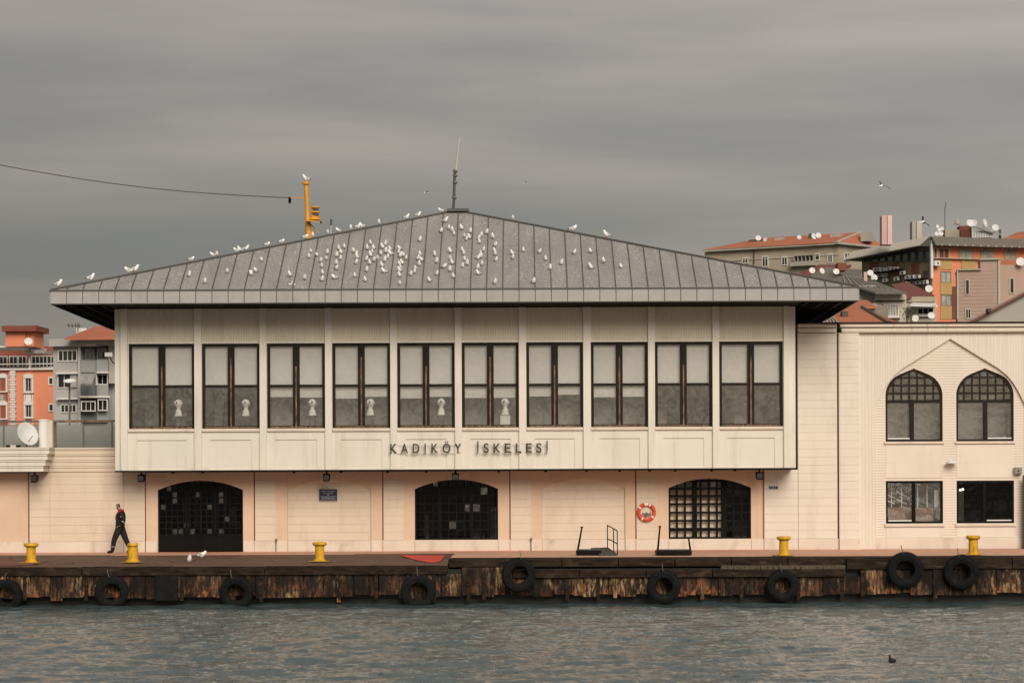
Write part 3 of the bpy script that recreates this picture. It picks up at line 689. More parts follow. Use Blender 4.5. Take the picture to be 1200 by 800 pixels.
ubox('coping', XL, gx(66), -1.15, -.1, ZLT - .01, ZLT + .03, CORN, lwb); ubox('coping', gx(66), gx(135) + .5, -.18, .2, ZLT - .01, ZLT + .03, CORN, lwb)
# balustrade
yb = 1.2; Db = 83.2; lz_ = lambda py: PZ(60, py, Db); lx_ = lambda px: PX(px, 505, Db)
PALEW = mat('pale backing wall', (.50, .49, .45), .8, var=.15, vscale=2)
bal = thing('balustrade', 'frosted glass balustrade with thin metal posts on the annex terrace', 'railing', (lx_(60), yb, ZLT))
STEEL = mat('dull steel', (.16, .145, .12), .5, var=.3, vscale=3)
RUSTRAIL = mat('rusty rail', (.24, .19, .13), .6, vcol=(.12, .06, .03), vscale=3)
for a, b in ((-45, -20), (-19.5, 4.5), (5.5, 48), (67, 98), (99, 131.5), (132.5, 150)):
    ubox('glass_panel', lx_(a), lx_(b), yb - .01, yb + .01, ZLT + .06, lz_(492), GLASSP, bal)
for px in (-20, 5, 49, 66, 98.5, 132): ubox('post', lx_(px) - .025, lx_(px) + .025, yb - .03, yb + .03, ZLT, lz_(488), STEEL, bal)
ubox('handrail', lx_(-45), lx_(49), yb - .03, yb + .03, lz_(490), lz_(488), STEEL, bal)
ubox('handrail', lx_(63), lx_(150), yb - .1, yb + .05, lz_(490.5), lz_(487.5), RUSTRAIL, bal)
ubox('backing_wall', lx_(-45), lx_(150), yb + 1.2, yb + 1.3, ZLT, lz_(493), PALEW, bal)
MB().lathe([(.18, 0), (.18, lz_(487) - ZLT - .05), (.20, lz_(487) - ZLT - .05), (.20, lz_(487) - ZLT), (0, lz_(487) - ZLT)], (lx_(54), yb - .3, ZLT), 20).build('round_pier', WHITE, bal, smooth=True)
ubox('square_pier', lx_(59), lx_(64.5), yb - .35, yb + .15, ZLT, lz_(488), BOARD, bal)
# ================================================================== lamps, signs, ring
def floodlight(px, D, label):
    x = PX(px, 555, D); t = thing('floodlight', label, 'lamp', (x, D - 82, ZB - .06), 'black floodlights under the overhang')
    y = D - 82
    MB().box(x - .03, x + .03, y - .03, y + .03, ZB - .14, ZB - .05).build('bracket', BLACK, t)
    MB().hexa([(x - .11, y - .16, ZB - .40), (x + .11, y - .16, ZB - .40), (x + .11, y + .1, ZB - .33), (x - .11, y + .1, ZB - .33)],
              [(x - .12, y - .12, ZB - .13), (x + .12, y - .12, ZB - .13), (x + .12, y + .12, ZB - .13), (x - .12, y + .12, ZB - .13)]).build('housing', BLACK, t)
    MB().box(x - .09, x + .09, y - .175, y - .15, ZB - .36, ZB - .18).build('lens', GLASSF, t)
floodlight(41, 81.2, 'black floodlight under the flared annex cornice at the far left')
floodlight(166, 81.2, 'black floodlight under the hall overhang just left of the arched black door')
floodlight(383, 81.2, 'black floodlight directly above the dark navy wall plaque')
floodlight(534, 81.2, 'black floodlight above the dark arched window in the middle')
floodlight(890, 81.2, 'black floodlight above right corner of the window beside the life ring')
# lettering
sg = thing('wall_sign', 'dark raised letters reading KADIKÖY İSKELESİ on the cream hall', 'sign', (fx(550), YU - .2, ZIP - .3))
LETM = mat('dark bronze letters', (.045, .033, .022), .5)
Z0L, Z1L = PZ(550, 529.6, DU - .2), PZ(550, 518.9, DU - .2)
CAPH = None
def letter(ch, xa, xb):
    cu = bpy.data.curves.new('letter', 'FONT'); cu.body = ch; cu.size = 1; cu.extrude = .02; cu.offset = .012
    ob = bpy.data.objects.new('tmp', cu); sc.collection.objects.link(ob)
    dg = bpy.context.evaluated_depsgraph_get(); me = bpy.data.meshes.new_from_object(ob.evaluated_get(dg)); bpy.data.objects.remove(ob)
    me.name = 'letter'; co = np.array([v.co[:] for v in me.vertices]); mn = co.min(0); mx = co.max(0)
    base = {'Ö': 'O', 'İ': 'I'}.get(ch, ch)
    H = .698 if base not in 'Ö' else .698
    cap = 0.7
    # cap height measured once from an I
    global CAPH
    if CAPH is None: CAPH = mx[1]
    sxs = (xb - xa) / (mx[0] - mn[0]); szs = (Z1L - Z0L) / CAPH
    for v in me.vertices:
        x, y, z = v.co; v.co = ((x - (mn[0] + mx[0]) / 2) * sxs, -z, max(y, -0.02 if ch != 'Ş' else y) * szs)
    me.materials.append(LETM)
    put('letter', me, ((xa + xb) / 2, YU - .13, Z0L), sg)
_l = [('K', 97, 138), ('A', 165, 210), ('D', 240, 283), ('I', 315, 324), ('K', 360, 403), ('Ö', 432, 482), ('Y', 510, 550), ('İ', 652, 661), ('S', 693, 727), ('K', 757, 803), ('E', 828, 867), ('L', 900, 935), ('E', 965, 1003), ('S', 1030, 1065), ('İ', 1095, 1104)]
for ch, a, b in _l:
    if ch in 'Iİ':
        xa, xb = PX(440 + (a + 1) * .18333, 524, DU - .2), PX(440 + (b - 0) * .18333, 524, DU - .2)
        mb = MB().box(xa, xb, YU - .15, YU - .11, Z0L, Z1L + (.0 if ch == 'I' else .02))
        if ch == 'İ': mb.box(xa, xb, YU - .15, YU - .11, Z1L + .028, Z1L + .085)
        mb.build('letter', LETM, sg)
        continue
    letter(ch, PX(440 + a * .18333, 524, DU - .2), PX(440 + b * .18333, 524, DU - .2))
for py in (519.5, 529): 
    for a, b in ((457.5, 541), (559, 643)):
        ubox('rail', fx(a), fx(b), YU - .108, YU - .10, PZ(550, py + .3, DU - .2), PZ(550, py - .3, DU - .2), CREAM, sg)
for p in (458, 500, 540, 560, 600, 642): ubox('standoff', fx(p) - .015, fx(p) + .015, YU - .17, YU + .0, PZ(550, 529, DU), PZ(550, 528, DU), CREAM, sg)
NAVY = mat('navy enamel', (.018, .018, .045), .4); PALET = mat('pale lettering', (.35, .35, .42), .6)
pq_ = thing('wall_plaque', 'small dark navy plaque with lines of pale lettering on the boarded wall', 'sign', (gx(384.5), 0, 1.9))
ubox('plate', gx(374), gx(395), -.0, .022, gz(384, 584.5), gz(384, 571), NAVY, pq_)
ubox('back', gx(373.6), gx(395.4), .023, .026, gz(384, 585.2), gz(384, 570.6), PLINTH, pq_)
random.seed(3)
for py, a, b in ((573.3, 376, 392.5), (576, 379, 390), (577.9, 383.5, 386), (579.7, 375.5, 394), (581.4, 377, 392.5), (583.3, 375.5, 394)):
    x = a
    while x < b:
        l = random.uniform(.5, 1.6); ubox('text_mark', gx(x), gx(min(b, x + l)), -.004, -.001, gz(384, py + .35), gz(384, py - .35), PALET, pq_); x += l + .35
nb = thing('number_plate', 'small pale plate with dark marks on the boarded wall right of the overhang', 'sign', (gx(906), -.03, 2.1))
ubox('plate', gx(900.5), gx(912), -.035, -.024, gz(906, 575.5), gz(906, 571.5), PALET, nb)
for a, b in ((901.2, 902), (902.8, 904.6), (905.4, 906), (906.8, 908.4), (909.2, 911)): ubox('text_mark', gx(a), gx(b), -.038, -.0355, gz(906, 574.8), gz(906, 572.3), BLACK, nb)
# life ring
ORG = mat('orange-red life ring', (.68, .075, .022), .5, var=.15, vscale=6)
lr = thing('life_ring', 'orange-red life ring with white bands hanging on the wall', 'life ring', (gx(757.3), -.08, gz(757, 601)))
def torus_arc(mb, c, Rm, r, a0, a1, n=30, k=10, m=0, yy=None):
    pts = []
    for i in range(n + 1):
        a = a0 + (a1 - a0) * i / n
        for j in range(k):
            b = 2 * pi * j / k; rr = Rm + r * cos(b); pts.append((c[0] + rr * cos(a), c[1] + r * sin(b), c[2] + rr * sin(a)))
    fs = [(i * k + j, i * k + (j + 1) % k, (i + 1) * k + (j + 1) % k, (i + 1) * k + j) for i in range(n) for j in range(k)]
    mb.add(pts, fs, m)
lc = WL[lr]
mb = MB(); torus_arc(mb, lc, .275, .062, R(104), R(436), 40, 10); mb.build('ring', ORG, lr, smooth=True)
mb = MB(); torus_arc(mb, lc, .275, .060, R(76), R(104), 8, 10); mb.build('band', WHITE, lr, smooth=True)
for a in (64, 146, 237, 322):
    mb = MB(); torus_arc(mb, lc, .275, .067, R(a - 5), R(a + 5), 4, 10); mb.build('band', WHITE, lr, smooth=True)
ROPE = mat('grey rope', (.14, .13, .11), .8, var=.3, vscale=30)
mb = MB(); random.seed(5)
for j in range(4):
    pts = [(lc[0] + (t / 8 - .5) * .30, lc[1] - .03 - .01 * j, lc[2] - .11 + .04 * sin(t * 1.3 + j) + .02 * j + .10 * (t / 8 - .5) ** 2) for t in range(9)]
    mb.path(pts, .014, 5)
mb.build('rope', ROPE, lr)
MB().tube((lc[0], .0, lc[2] + .30), (lc[0], -.12, lc[2] + .33), .012).build('hook', STEEL, lr)
# wing wall lamp, junction box
wlmp = thing('wall_lamp', 'small white dome lamp on the pier between the wing windows', 'lamp', (gx(1114.5), .05, rz(546)))
MB().lathe([(0, .06), (.10, .055), (.19, .02), (.215, -.02), (.19, -.035), (0, -.03)], (gx(1114.5), -.12, rz(546)), 18).build('shade', WHITEM, wlmp, smooth=True)
MB().box(gx(1112.5), gx(1115.5), -.05, .1, rz(546) + .0, rz(543)).build('mount', WHITE, wlmp)
jb = thing('junction_box', 'grey electrical box on the right edge of the wing beside the gate', 'box', (gx(1193), .0, rz(555)))
ubox('case', gx(1188.3), gx(1197.4), -.08, .07, rz(559.5), rz(552), mat('grey plastic box', (.24, .22, .19), .5), jb)
ubox('lid', gx(1189.2), gx(1196.4), -.095, -.081, rz(558.6), rz(553), MATS['grey plastic box'], jb)
MB().lathe([(0, -.02), (.03, -.015), (.03, 0)], (gx(1193), -.1, rz(555.8)), 10, axis='y').build('knob', BLACK, jb)
MB().tube((gx(1193), -.02, rz(560)), (gx(1193), -.02, rz(561)), .03).build('gland', BLACK, jb)
# taps
for px, lab in ((323.5, 'small standpipe tap on the wall left of the yellow bollard'), (622, 'small standpipe tap on the wall under the blank arch')):
    t = thing('standpipe_tap', lab, 'tap', (gx(px), -.1, 0), 'wall taps')
    MB().tube((gx(px), -.1, 0), (gx(px), -.1, .38), .016).build('pipe', ROPE, t)
    MB().box(gx(px) - .03, gx(px) + .045, -.15, -.07, .38, .46).build('valve', STEEL, t)
# ================================================================== QUAY
XD0, XD1 = -30, 30
DQ = 70.5; YQ = DQ - 82
XSP = PX(526, 655, 72)                         # timber apron left of here
XSR = PX(990, 655, 70.6)
DECKL = 78.2 - 82; DECKR = 73.3 - 82
mb = MB(); mb.box(XD0, XSP, DECKL, 3, -.6, 0); mb.box(XSP, XD1, DECKR, 3, -.6, 0.0)
deck = struct(mb.build('quay_deck', PINK)); 
# seam line along the wall foot
ubox('expansion_strip', XD0, XD1, -.10, -.04, .0005, .006, REDP, deck)
# left apron planks (slope down a little to the water)
apron = thing('timber_apron', 'wet brown timber apron of long planks along the left quay edge', 'decking', ((XD0 + XSP) / 2, -8, 0))
random.seed(11)
rows = 11
def aps(t): return (DECKL + (YQ + .05 - DECKL) * t, -.155 * t)
for r in range(rows):
    y0, z0 = aps(r / rows); y1, z1 = aps((r + 1) / rows); y1 += .02
    x = XD0 + random.uniform(0, 2)
    x = XD0
    while x < XSP - .01:
        l = random.uniform(2.4, 5.5); xb = min(XSP, x + l); 
        if XSP - xb < .8: xb = XSP
        h = random.uniform(-.012, .014)
        # leave the cut-outs round the bollards
        MB().hexa([(x + .01, y0, z0 - .08), (xb - .01, y0, z0 - .08), (xb - .01, y1, z1 - .08), (x + .01, y1, z1 - .08)],
                  [(x + .01, y0, z0 + h), (xb - .01, y0, z0 + h), (xb - .01, y1, z1 + h), (x + .01, y1, z1 + h)]).build('plank', PLANK, apron)
        x = xb
MB().box(XD0, XSP, DECKL - 7.3, DECKL - .003, -.9, -.25).build('apron_base', WET, apron)
# front beams
def beams(px0, px1, z0, z1, y, n, lab, grp='x'):
    t = thing('edge_beam', lab, 'timber beam', ((px0 + px1) / 2, y, z0)); x = px0
    for k in range(n):
        xb = px0 + (px1 - px0) * (k + 1) / n
        h = random.uniform(-.012, .012)
        MB().hexa([(x + .015, y - .02, z0), (xb - .015, y - .02, z0), (xb - .015, y + .35, z0), (x + .015, y + .35, z0)],
                  [(x + .015, y + .01, z1 + h), (xb - .015, y + .01, z1 - h), (xb - .015, y + .35, z1 - h), (x + .015, y + .35, z1 + h)]).build('timber', BEAM, t); x = xb
    return t
qz = lambda px, py: PZ(px, py, DQ)
beams(XD0, XSP, -.435, -.175, YQ - .03, 5, 'long dark timber beam along the front of the left plank apron')
b1 = beams(XSP + .02, XSR, -.235, -.01, YQ + .3 , 7, 'upper dark timber edge beam between the red patch and the right tyres')
b2 = beams(PX(600, 660, DQ), XSR, -.555, -.33, YQ - .06, 5, 'lower dark timber beam below the deck edge in the middle')
b3 = beams(XSR + .02, XD1, -.335, -.03, YQ - .03, 4, 'dark timber edge beam behind the two high tyres on the right')
# deck between the pink strip and right beams
mb = MB(); mb.box(XSP, XD1, YQ + .62, DECKR - .004, -.6, -.012); mb.build('deck_edge', BEAM, deck)
# the quay wall core
mb = MB(); mb.box(XD0, XD1, YQ + .42, DECKR - .5, -4, -.30); struct(mb.build('quay_wall', WET))
ubox('rubble_fill', PX(845, 660, DQ), XSR, YQ + .05, YQ + .5, -.36, -.22, STONE, b2)
random.seed(21)
for k in range(60):
    px = random.uniform(845, 985); s = random.uniform(.03, .075)
    x = PX(px, 660, DQ); MB().box(x - s, x + s, YQ - .02 - s * .3, YQ + .04, -.34, -.34 + s * 1.5).build('stone', STONE, b2)
# sheet piling: every pile a piece
pw_ = struct(MB().box(XD0, XD1, YQ + .30, YQ + .42, -1.16, -.30).build('pile_backing', WET))
pw_['kind'] = 'structure'
x = XD0; k = 0
lens = []
while x < XD1:
    wd = random.choice((.22, .30, .36, .46, .62))
    top = -.44 if x < XSP else (-.25 if (x < PX(600, 660, DQ)) else (-.56 if x < XSR else -.34))
    dep = (0, .02, .006, .05)[k % 4] * random.uniform(.6, 1.2)
    bot = -1.10 + random.uniform(-.05, .05) - (.10 if random.random() < .08 else 0)
    a, b = x + .002, min(XD1, x + wd) - .002; y = YQ + .02 + dep; ch = .014
    MB().hexa([(a, y + ch, bot), (b, y + ch, bot), (b, YQ + .3, bot), (a, YQ + .3, bot)], [(a, y + ch, top), (b, y + ch, top), (b, YQ + .3, top), (a, YQ + .3, top)])
    m_ = MB(); m_.add([(a, y + ch, bot), (a + ch, y, bot), (b - ch, y, bot), (b, y + ch, bot), (a, y + ch, top), (a + ch, y, top), (b - ch, y, top), (b, y + ch, top), (a, YQ + .299, bot), (b, YQ + .299, bot), (a, YQ + .299, top), (b, YQ + .299, top)],
                      [(0, 1, 5, 4), (1, 2, 6, 5), (2, 3, 7, 6), (0, 4, 10, 8), (3, 9, 11, 7), (0, 8, 9, 3, 2, 1), (4, 5, 6, 7, 11, 10)])
    m_.build('sheet_pile', RUST, pw_)
    x += wd; k += 1
# narrow timber guide posts
for px in (28, 100, 212, 305, 396, 440, 508, 548, 566, 664, 700, 720, 822, 868, 935, 986, 1010, 1095):
    x = PX(px, 690, DQ); ubox('guide_post', x - .055, x + .055, YQ - .0, YQ + .12, -1.16 - random.uniform(0, .12), -.45 if px < 990 else -.35, BEAM if px % 3 else RUST, pw_)
# black rubber sheet on the left
rs = tag(MB().box(PX(181, 690, DQ), PX(208, 690, DQ), YQ - .05, YQ + .01, -1.2, -.45).build('rubber_sheet', RUBBER), 'black rubber sheet covering the rusty piles between two left tyres', 'rubber sheet')
for (pts, nm, lab) in (([(468, 649, 0), (521, 649.5, 0), (515, 656.5, .1), (505, 658, .1), (488, 655, .0)], 'paint_patch', 'bright red paint patch on the deck where the plank apron ends'),
                  ([(-40, 650.5, 0), (40, 650.8, 0), (54, 653, 0), (38, 656, 0), (8, 657, 0), (-40, 656, 0)], 'paint_patch', 'faded red paint patch on the planks at the far left')):
    vv = []
    for px, py, _ in pts:
        # intersect with the sloping apron plane
        a, b = unroll(px, py); D = 78.2
        for it in range(30):
            t = (78.2 - D) / (78.2 - DQ); z = -.155 * max(0, t) + .03; D = (CAMZ - z) * F / b
        vv.append((a * D / F, CAMY + D, z))
    MB().slab(vv, .012).build(nm, REDP if px > 100 or vv[0][0] > -8 else REDF, deck)
# bollards
def bollard_proto():
    t = thing('mooring_bollard', '', 'bollard', (0, 0, 0), 'yellow mooring bollards on the quay edge')
    MB().lathe([(.205, 0), (.205, .03), (.155, .05), (.150, .46)], (0, 0, .02), 28).build('post', YELLOW, t, (0, 0, 0), True)
    MB().lathe([(.150, .48), (.20, .50), (.235, .53), (.24, .565), (.225, .60), (.18, .615), (0, .62)], (0, 0, 0), 28).build('cap', YELLOW, t, (0, 0, 0), True)
    MB().box(-.34, .34, -.3, .3, 0.0, .02).build('base_plate', mat('worn base plate', (.20, .13, .05), .7, vcol=(.45, .28, .03), vscale=6), t, (0, 0, 0))
    return t
bp_ = bollard_proto()
BL = [(36, 652.5, 'yellow mooring bollard farthest left, in front of the annex wall'), (155, 655, 'yellow mooring bollard beside the walking person'),
      (374, 655, 'yellow mooring bollard below the navy wall plaque'), (918, 651.5, 'yellow mooring bollard left of the pilaster joint of the wing'),
      (1140, 653.5, 'yellow mooring bollard under the right wing window above a tyre')]
for i, (px, py, lab) in enumerate(BL):
    a, b = unroll(px, py); D = 72.6 if px < 500 else 73.0; z = .0 if px > 500 else -.11
    loc = (a * D / F, CAMY + D, z + .012)
    if i == 0: bp_.location = loc; WL[bp_] = loc; o = bp_
    else: o = copy_tree(bp_, loc)
    o['label'] = lab
    if px == 155:
        for ch in o.children:
            if ch.name.startswith('cap'): ch.scale = (.74, .74, .98)
            if ch.name.startswith('post'): ch.scale = (1.12, 1.12, 1)
    o.scale = (.95, .95, 1.0)
# tyres
def tyre_proto():
    t = thing('tyre_fender', '', 'tyre', (0, 0, 0), 'tyre fenders hung along the quay wall')
    prof = [(.27, -.08), (.29, -.115), (.36, -.135), (.45, -.14), (.505, -.115), (.525, -.06), (.53, 0), (.525, .06), (.505, .115), (.45, .14), (.36, .135), (.29, .115), (.27, .08), (.265, .07), (.31, .05), (.44, .06), (.47, 0), (.44, -.06), (.31, -.05), (.265, -.07), (.27, -.08)]
    MB().lathe(prof, (0, 0, 0), 36, axis='y').build('tyre', RUBBER, t, (0, 0, 0), True)
    mb = MB()
    for i in range(44):
        a = 2 * pi * i / 44; c, s = cos(a), sin(a); tx, tz = -s, c; w_ = .022
        for yy in (-.075, .02):
            r0, r1 = .515, .538
            mb.hexa([(c * r0 - tx * w_, yy, s * r0 - tz * w_), (c * r0 + tx * w_, yy, s * r0 + tz * w_), (c * r0 + tx * w_, yy + .055, s * r0 + tz * w_), (c * r0 - tx * w_, yy + .055, s * r0 - tz * w_)],
                    [(c * r1 - tx * w_, yy, s * r1 - tz * w_), (c * r1 + tx * w_, yy, s * r1 + tz * w_), (c * r1 + tx * w_, yy + .055, s * r1 + tz * w_), (c * r1 - tx * w_, yy + .055, s * r1 - tz * w_)])
    stuff(mb.build('tread', RUBBER, t, (0, 0, 0)))
    MB().lathe([(.40, -.142), (.405, -.147), (.42, -.147), (.425, -.142)], (0, 0, 0), 36, axis='y').build('sidewall_ring', RUBBER, t, (0, 0, 0), True)
    MB().path([(-.02, -.02, .46), (-.03, -.17, .50), (-.05, -.16, .62), (-.06, .0, .74)], .012, 6).build('rope', ROPE, t, (0, 0, 0))
    return t
tp = tyre_proto()
TY = [(7, 692, .93, 'tyre fender farthest left, half cut by the picture edge'), (130, 689, .95, 'tyre fender below the bollard beside the walking person'),
      (276, 691, .96, 'tyre fender below the right side of the black arched door'), (489, 692, 1.0, 'tyre fender below the bright red paint patch'),
      (607, 673, .98, 'tyre fender just right of the red patch, hanging high'), (777, 688, .95, 'tyre fender below the black step right of the life ring'),
      (916, 688, .90, 'tyre fender below the bollard left of the wing'), (1060, 671, 1.02, 'larger tyre fender hung high below the left wing window'),
      (1126, 674, .98, 'worn tyre fender hung high below the rightmost bollard')]
for i, (px, py, s, lab) in enumerate(TY):
    D = DQ - .22 - (.1 if 590 < px < 800 else 0); loc = P(px, py, D)
    if i == 0: tp.location = loc; WL[tp] = loc; o = tp
    else: o = copy_tree(tp, loc)
    o['label'] = lab; o.scale = (s, s, s); o.rotation_euler = (R(random.uniform(2, 9)), R(random.uniform(-8, 8)), R(random.uniform(-14, 14)))
# gangways
gp = lambda px, py, D: P(px, py, D)
def ramp(lab, posts, slab_px, D, rail=None, plate=None):
    c = gp((slab_px[0] + slab_px[1]) / 2, 650, D); t = thing('boarding_step', lab, 'boarding step', (c[0], c[1], 0), 'black boarding steps at the deck edge')
    x0, x1 = gp(slab_px[0], 648, D)[0], gp(slab_px[1], 648, D)[0]; y = D - 82
    MB().box(x0, x1, y - .25, y + .7, .02, .16).build('step_base', BLACK, t)
    MB().box(x0 + .03, x1 - .03, y - .24, y + .68, .16, .19).build('tread_plate', mat('checker plate dark', (.03, .03, .028), .5) if 'checker plate dark' not in MATS else MATS['checker plate dark'], t)
    for a, b in posts:
        pa, pb = gp(a[0], a[1], D), gp(b[0], b[1], D)
        MB().tube(pa, pb, .035, .025, 8).build('post', BLACK, t); MB().tube(pb, (pb[0], pb[1], pb[2] + .05), .045, .04, 8).build('post_cap', BLACK, t)
    return t
g1 = ramp('low black boarding step with a leaning post and tilted gangplank', [((676, 648), (681.5, 619))], (675, 704), 75.0)
MB().hexa([gp(703, 652.5, 74.2), gp(723.5, 651.5, 74.2), gp(712, 643.5, 76.5), gp(692, 644, 76.5)], [(p[0], p[1], p[2] + .05) for p in (gp(703, 652.5, 74.2), gp(723.5, 651.5, 74.2), gp(712, 643.5, 76.5), gp(692, 644, 76.5))]).build('gangplank', mat('dark ribbed plate', (.055, .055, .048), .6, var=.3, vscale=9), g1)
mb = MB(); A1, B1, C1 = (711.5, 76.2), (718.6, 75.4), (723, 74.8)
tops = {711.5: 616, 718.6: 620, 723: 622.5}; bots = {711.5: 643.5, 718.6: 647, 723: 651}; mids = {711.5: 632, 718.6: 635, 723: 638}
for p, D in (A1, B1, C1): mb.tube(gp(p, bots[p], D), gp(p, tops[p], D), .018, .018, 6)
for dct in (tops, mids):
    mb.path([gp(p, dct[p], D) for p, D in (A1, B1, C1)], .018, 6)
mb.build('handrail', BLACK, g1)
g2 = ramp('low black boarding step with two leaning posts right of the life ring', [((770, 649), (773, 619)), ((809, 649), (806.5, 632))], (768.5, 809.5), 74.3)
# ================================================================== ANTENNAS, MAST, CABLE
WHIP = mat('pale fibreglass', (.45, .44, .41), .5)
an = thing('roof_antenna', 'tall thin whip antenna on the very peak of the grey roof', 'antenna', (APX, APY, APZ))
D = 84.55
q = lambda px, py, D=84.55: P(px, py, D)
MB().path([q(534, 247), q(535, 232), q(535.5, 214), q(536.3, 199)], .05, 8).build('mast', SEAM, an)
mb = MB()
for py in (246, 232, 214, 206, 201): mb.tube(q(534 + (247 - py) * .05, py), q(535 + (247 - py) * .05, py - 2), .09, .09, 8)
mb.build('clamp', STEEL, an)
MB().tube(q(537.5, 199), q(542, 161), .045, .02, 8).build('whip', WHIP, an)
a2 = thing('small_antenna', 'thin pale antenna pole with dark tip behind the roof right of the yellow mast', 'antenna', P(391, 340, 95))
MB().tube(P(390.5, 330, 95), P(390.5, 262, 95), .025).build('pole', WHIP, a2); MB().tube(P(390.5, 262, 95), P(391, 255, 95), .045).build('tip', SEAM, a2)
DM = 104.0; M_ = lambda px, py, dd=0: P(px, py, DM + dd)
mast = thing('ship_mast', 'orange-yellow steel mast with lantern platform rising behind the grey roof', 'mast', (M_(365, 300)[0], DM - 82, 0))
mp0 = M_(365.5, 290); mp1 = M_(361.8, 211)
MB().tube((mp0[0] + .3, mp0[1], .2), mp0, .28, .24, 14).build('lower_pole', MASTY, mast, smooth=True)
MB().tube(mp0, M_(363.3, 257), .16, .13, 14).build('middle_pole', MASTY, mast, smooth=True)
MB().tube(M_(363.3, 257), mp1, .105, .095, 14).build('upper_pole', MASTY, mast, smooth=True)
MB().tube(M_(361.8, 214), M_(361.8, 212), .17, .17, 14).build('top_plate', MASTY, mast)
MB().hexa([M_(362, 257.2, -.5), M_(378, 258, -.5), M_(378, 258, .5), M_(362, 257.2, .5)], [M_(362, 255.6, -.5), M_(378, 257, -.5), M_(378, 257, .5), M_(362, 255.6, .5)]).build('platform', MASTY, mast)
MB().path([M_(366, 260), M_(376, 271)], .03, 6).build('brace', MASTY, mast); MB().path([M_(378, 257.5), M_(379.5, 260)], .04, 6).build('hook', BLACK, mast)
ln = MB().lathe([(0, 0), (.30, .0), (.22, .10), (.12, .14), (.12, .2), (0, .2)], M_(371.5, 256), 14).build('lantern', MASTY, mast, smooth=True)
mb = MB()
for py, h in ((253.5, .5), (247.5, .5), (241.8, .35)):
    c = M_(372.5, py); mb.tube((c[0], c[1], c[2]), (c[0], c[1], c[2] + .06), .2, .2, 12)
mb.build('disc', MASTY, ln)
for py in (251.5, 245.5): 
    c = M_(372.8, py); MB().tube((c[0], c[1], c[2] - .06), (c[0], c[1], c[2] + .12), .13, .13, 12).build('lamp_glass', GLASSF, ln)
MB().tube(M_(369, 256), M_(369.3, 240.5), .05, .05, 8).build('standard', MASTY, ln)
c0 = M_(361.5, 230); c1 = M_(343, 229.5)
MB().tube(c0, c1, .022, .022, 6).build('stay_arm', MASTY, mast)
mb = MB(); pts = []
for i in range(41):
    t = i / 40; px = 343 + (-60 - 343) * t; py = 229.5 + (176 - 229.5) * t + 10.5 * sin(pi * t) * (1 - .25 * t)
    pts.append(P(px, py - 0, DM))
mb.path(pts, .022, 5)
cb = tag(mb.build('cable', SEAM), 'thin dark cable sagging across the sky from the yellow mast', 'cable')
tag(MB().lathe([(0, -.16), (.06, -.14), (.07, 0), (.04, .12), (0, .16)], M_(342.5, 232), 10).build('cable_insulator', BLACK), 'small black insulator hanging at the end of the sky cable', 'insulator')
lp = thing('landing_pole', 'distant pole standing left of the frame carrying the sky cable', 'pole', (pts[-1][0], pts[-1][1], 0))
MB().tube((pts[-1][0], pts[-1][1], 0), (pts[-1][0], pts[-1][1], pts[-1][2] + .2), .2, .12, 10).build('shaft', MASTY, lp)
# ================================================================== SKINNED FIGURES
def skinned(chains, sub=2):
    """chains: list of ([points],[radii], join index or None). Returns evaluated mesh."""
    vs, rs, es = [], [], []
    for pts, rad, j in chains:
        prev = j
        for p, r in zip(pts, rad):
            vs.append(p); rs.append(r); i = len(vs) - 1
            if prev is not None: es.append((prev, i))
            prev = i
    me = bpy.data.meshes.new('skin'); me.from_pydata(vs, es, []); ob = bpy.data.objects.new('skin', me); sc.collection.objects.link(ob)
    sm = ob.modifiers.new('s', 'SKIN'); sm.use_smooth_shade = True; sm.branch_smoothing = .3
    for i, r in enumerate(rs):
        d = me.skin_vertices[0].data[i]; rr = r if isinstance(r, tuple) else (r, r); d.radius = rr; d.use_root = (i == 0)
    if sub: ss = ob.modifiers.new('u', 'SUBSURF'); ss.levels = sub; ss.render_levels = sub
    dg = bpy.context.evaluated_depsgraph_get(); out_ = bpy.data.meshes.new_from_object(ob.evaluated_get(dg)); bpy.data.objects.remove(ob)
    return out_
def paint(me, mats, fn):
    me.materials.clear()
    for m in mats: me.materials.append(m)
    for p in me.polygons: p.material_index = fn(p.center); p.use_smooth = True
GW = mat('white feathers', (.86, .85, .82), .7); GG = mat('grey wing feathers', (.48, .48, .47), .7); GD = mat('dark wingtip feathers', (.03, .03, .03), .7); GB = mat('dull orange bill', (.22, .12, .07), .5)
def gull_mesh(hunch=0, tail=1.0):
    # facing -x, length about 0.4 m, feet at z = 0
    ch = [([(.01, 0, .135), (-.055, 0, .155), (-.085, 0, .20), (-.095, 0, .235), (-.10, 0, .255), (-.14, 0, .248), (-.16, 0, .243)], [(.088, .080), (.082, .078), (.055, .055), (.048, .048), (.046, .046), (.014, .014), (.007, .007)], None),
          ([(.08, 0, .125), (.14, 0, .108), (.20 * tail, 0, .095)], [(.065, .052), (.04, .025), (.018, .008)], 0),
          ([(.0, .025, .05), (0, .028, .01)], [.008, .006], 0), ([(.0, -.025, .05), (0, -.028, .01)], [.008, .006], 0)]
    if hunch: ch[0] = ([(a, b, c - (.035 if i in (2, 3, 4, 5, 6) else 0) * 1) for i, (a, b, c) in enumerate(ch[0][0])], ch[0][1], None)
    me = skinned(ch, 1)
    def fn(c):
        if c.z < .05 or c.x < -.143: return 3
        if c.x > .14 and c.z > .08: return 2
        if c.x > -.02 and c.z > .165 - .3 * max(0, c.x): return 1
        if abs(c.y) > .052 and c.x > -.03 and c.z > .09: return 1
        return 0
    paint(me, [GW, GG, GD, GB], fn); me.name = 'gull'; return me
G1, G2, G3 = gull_mesh(0), gull_mesh(1), gull_mesh(0, .9)
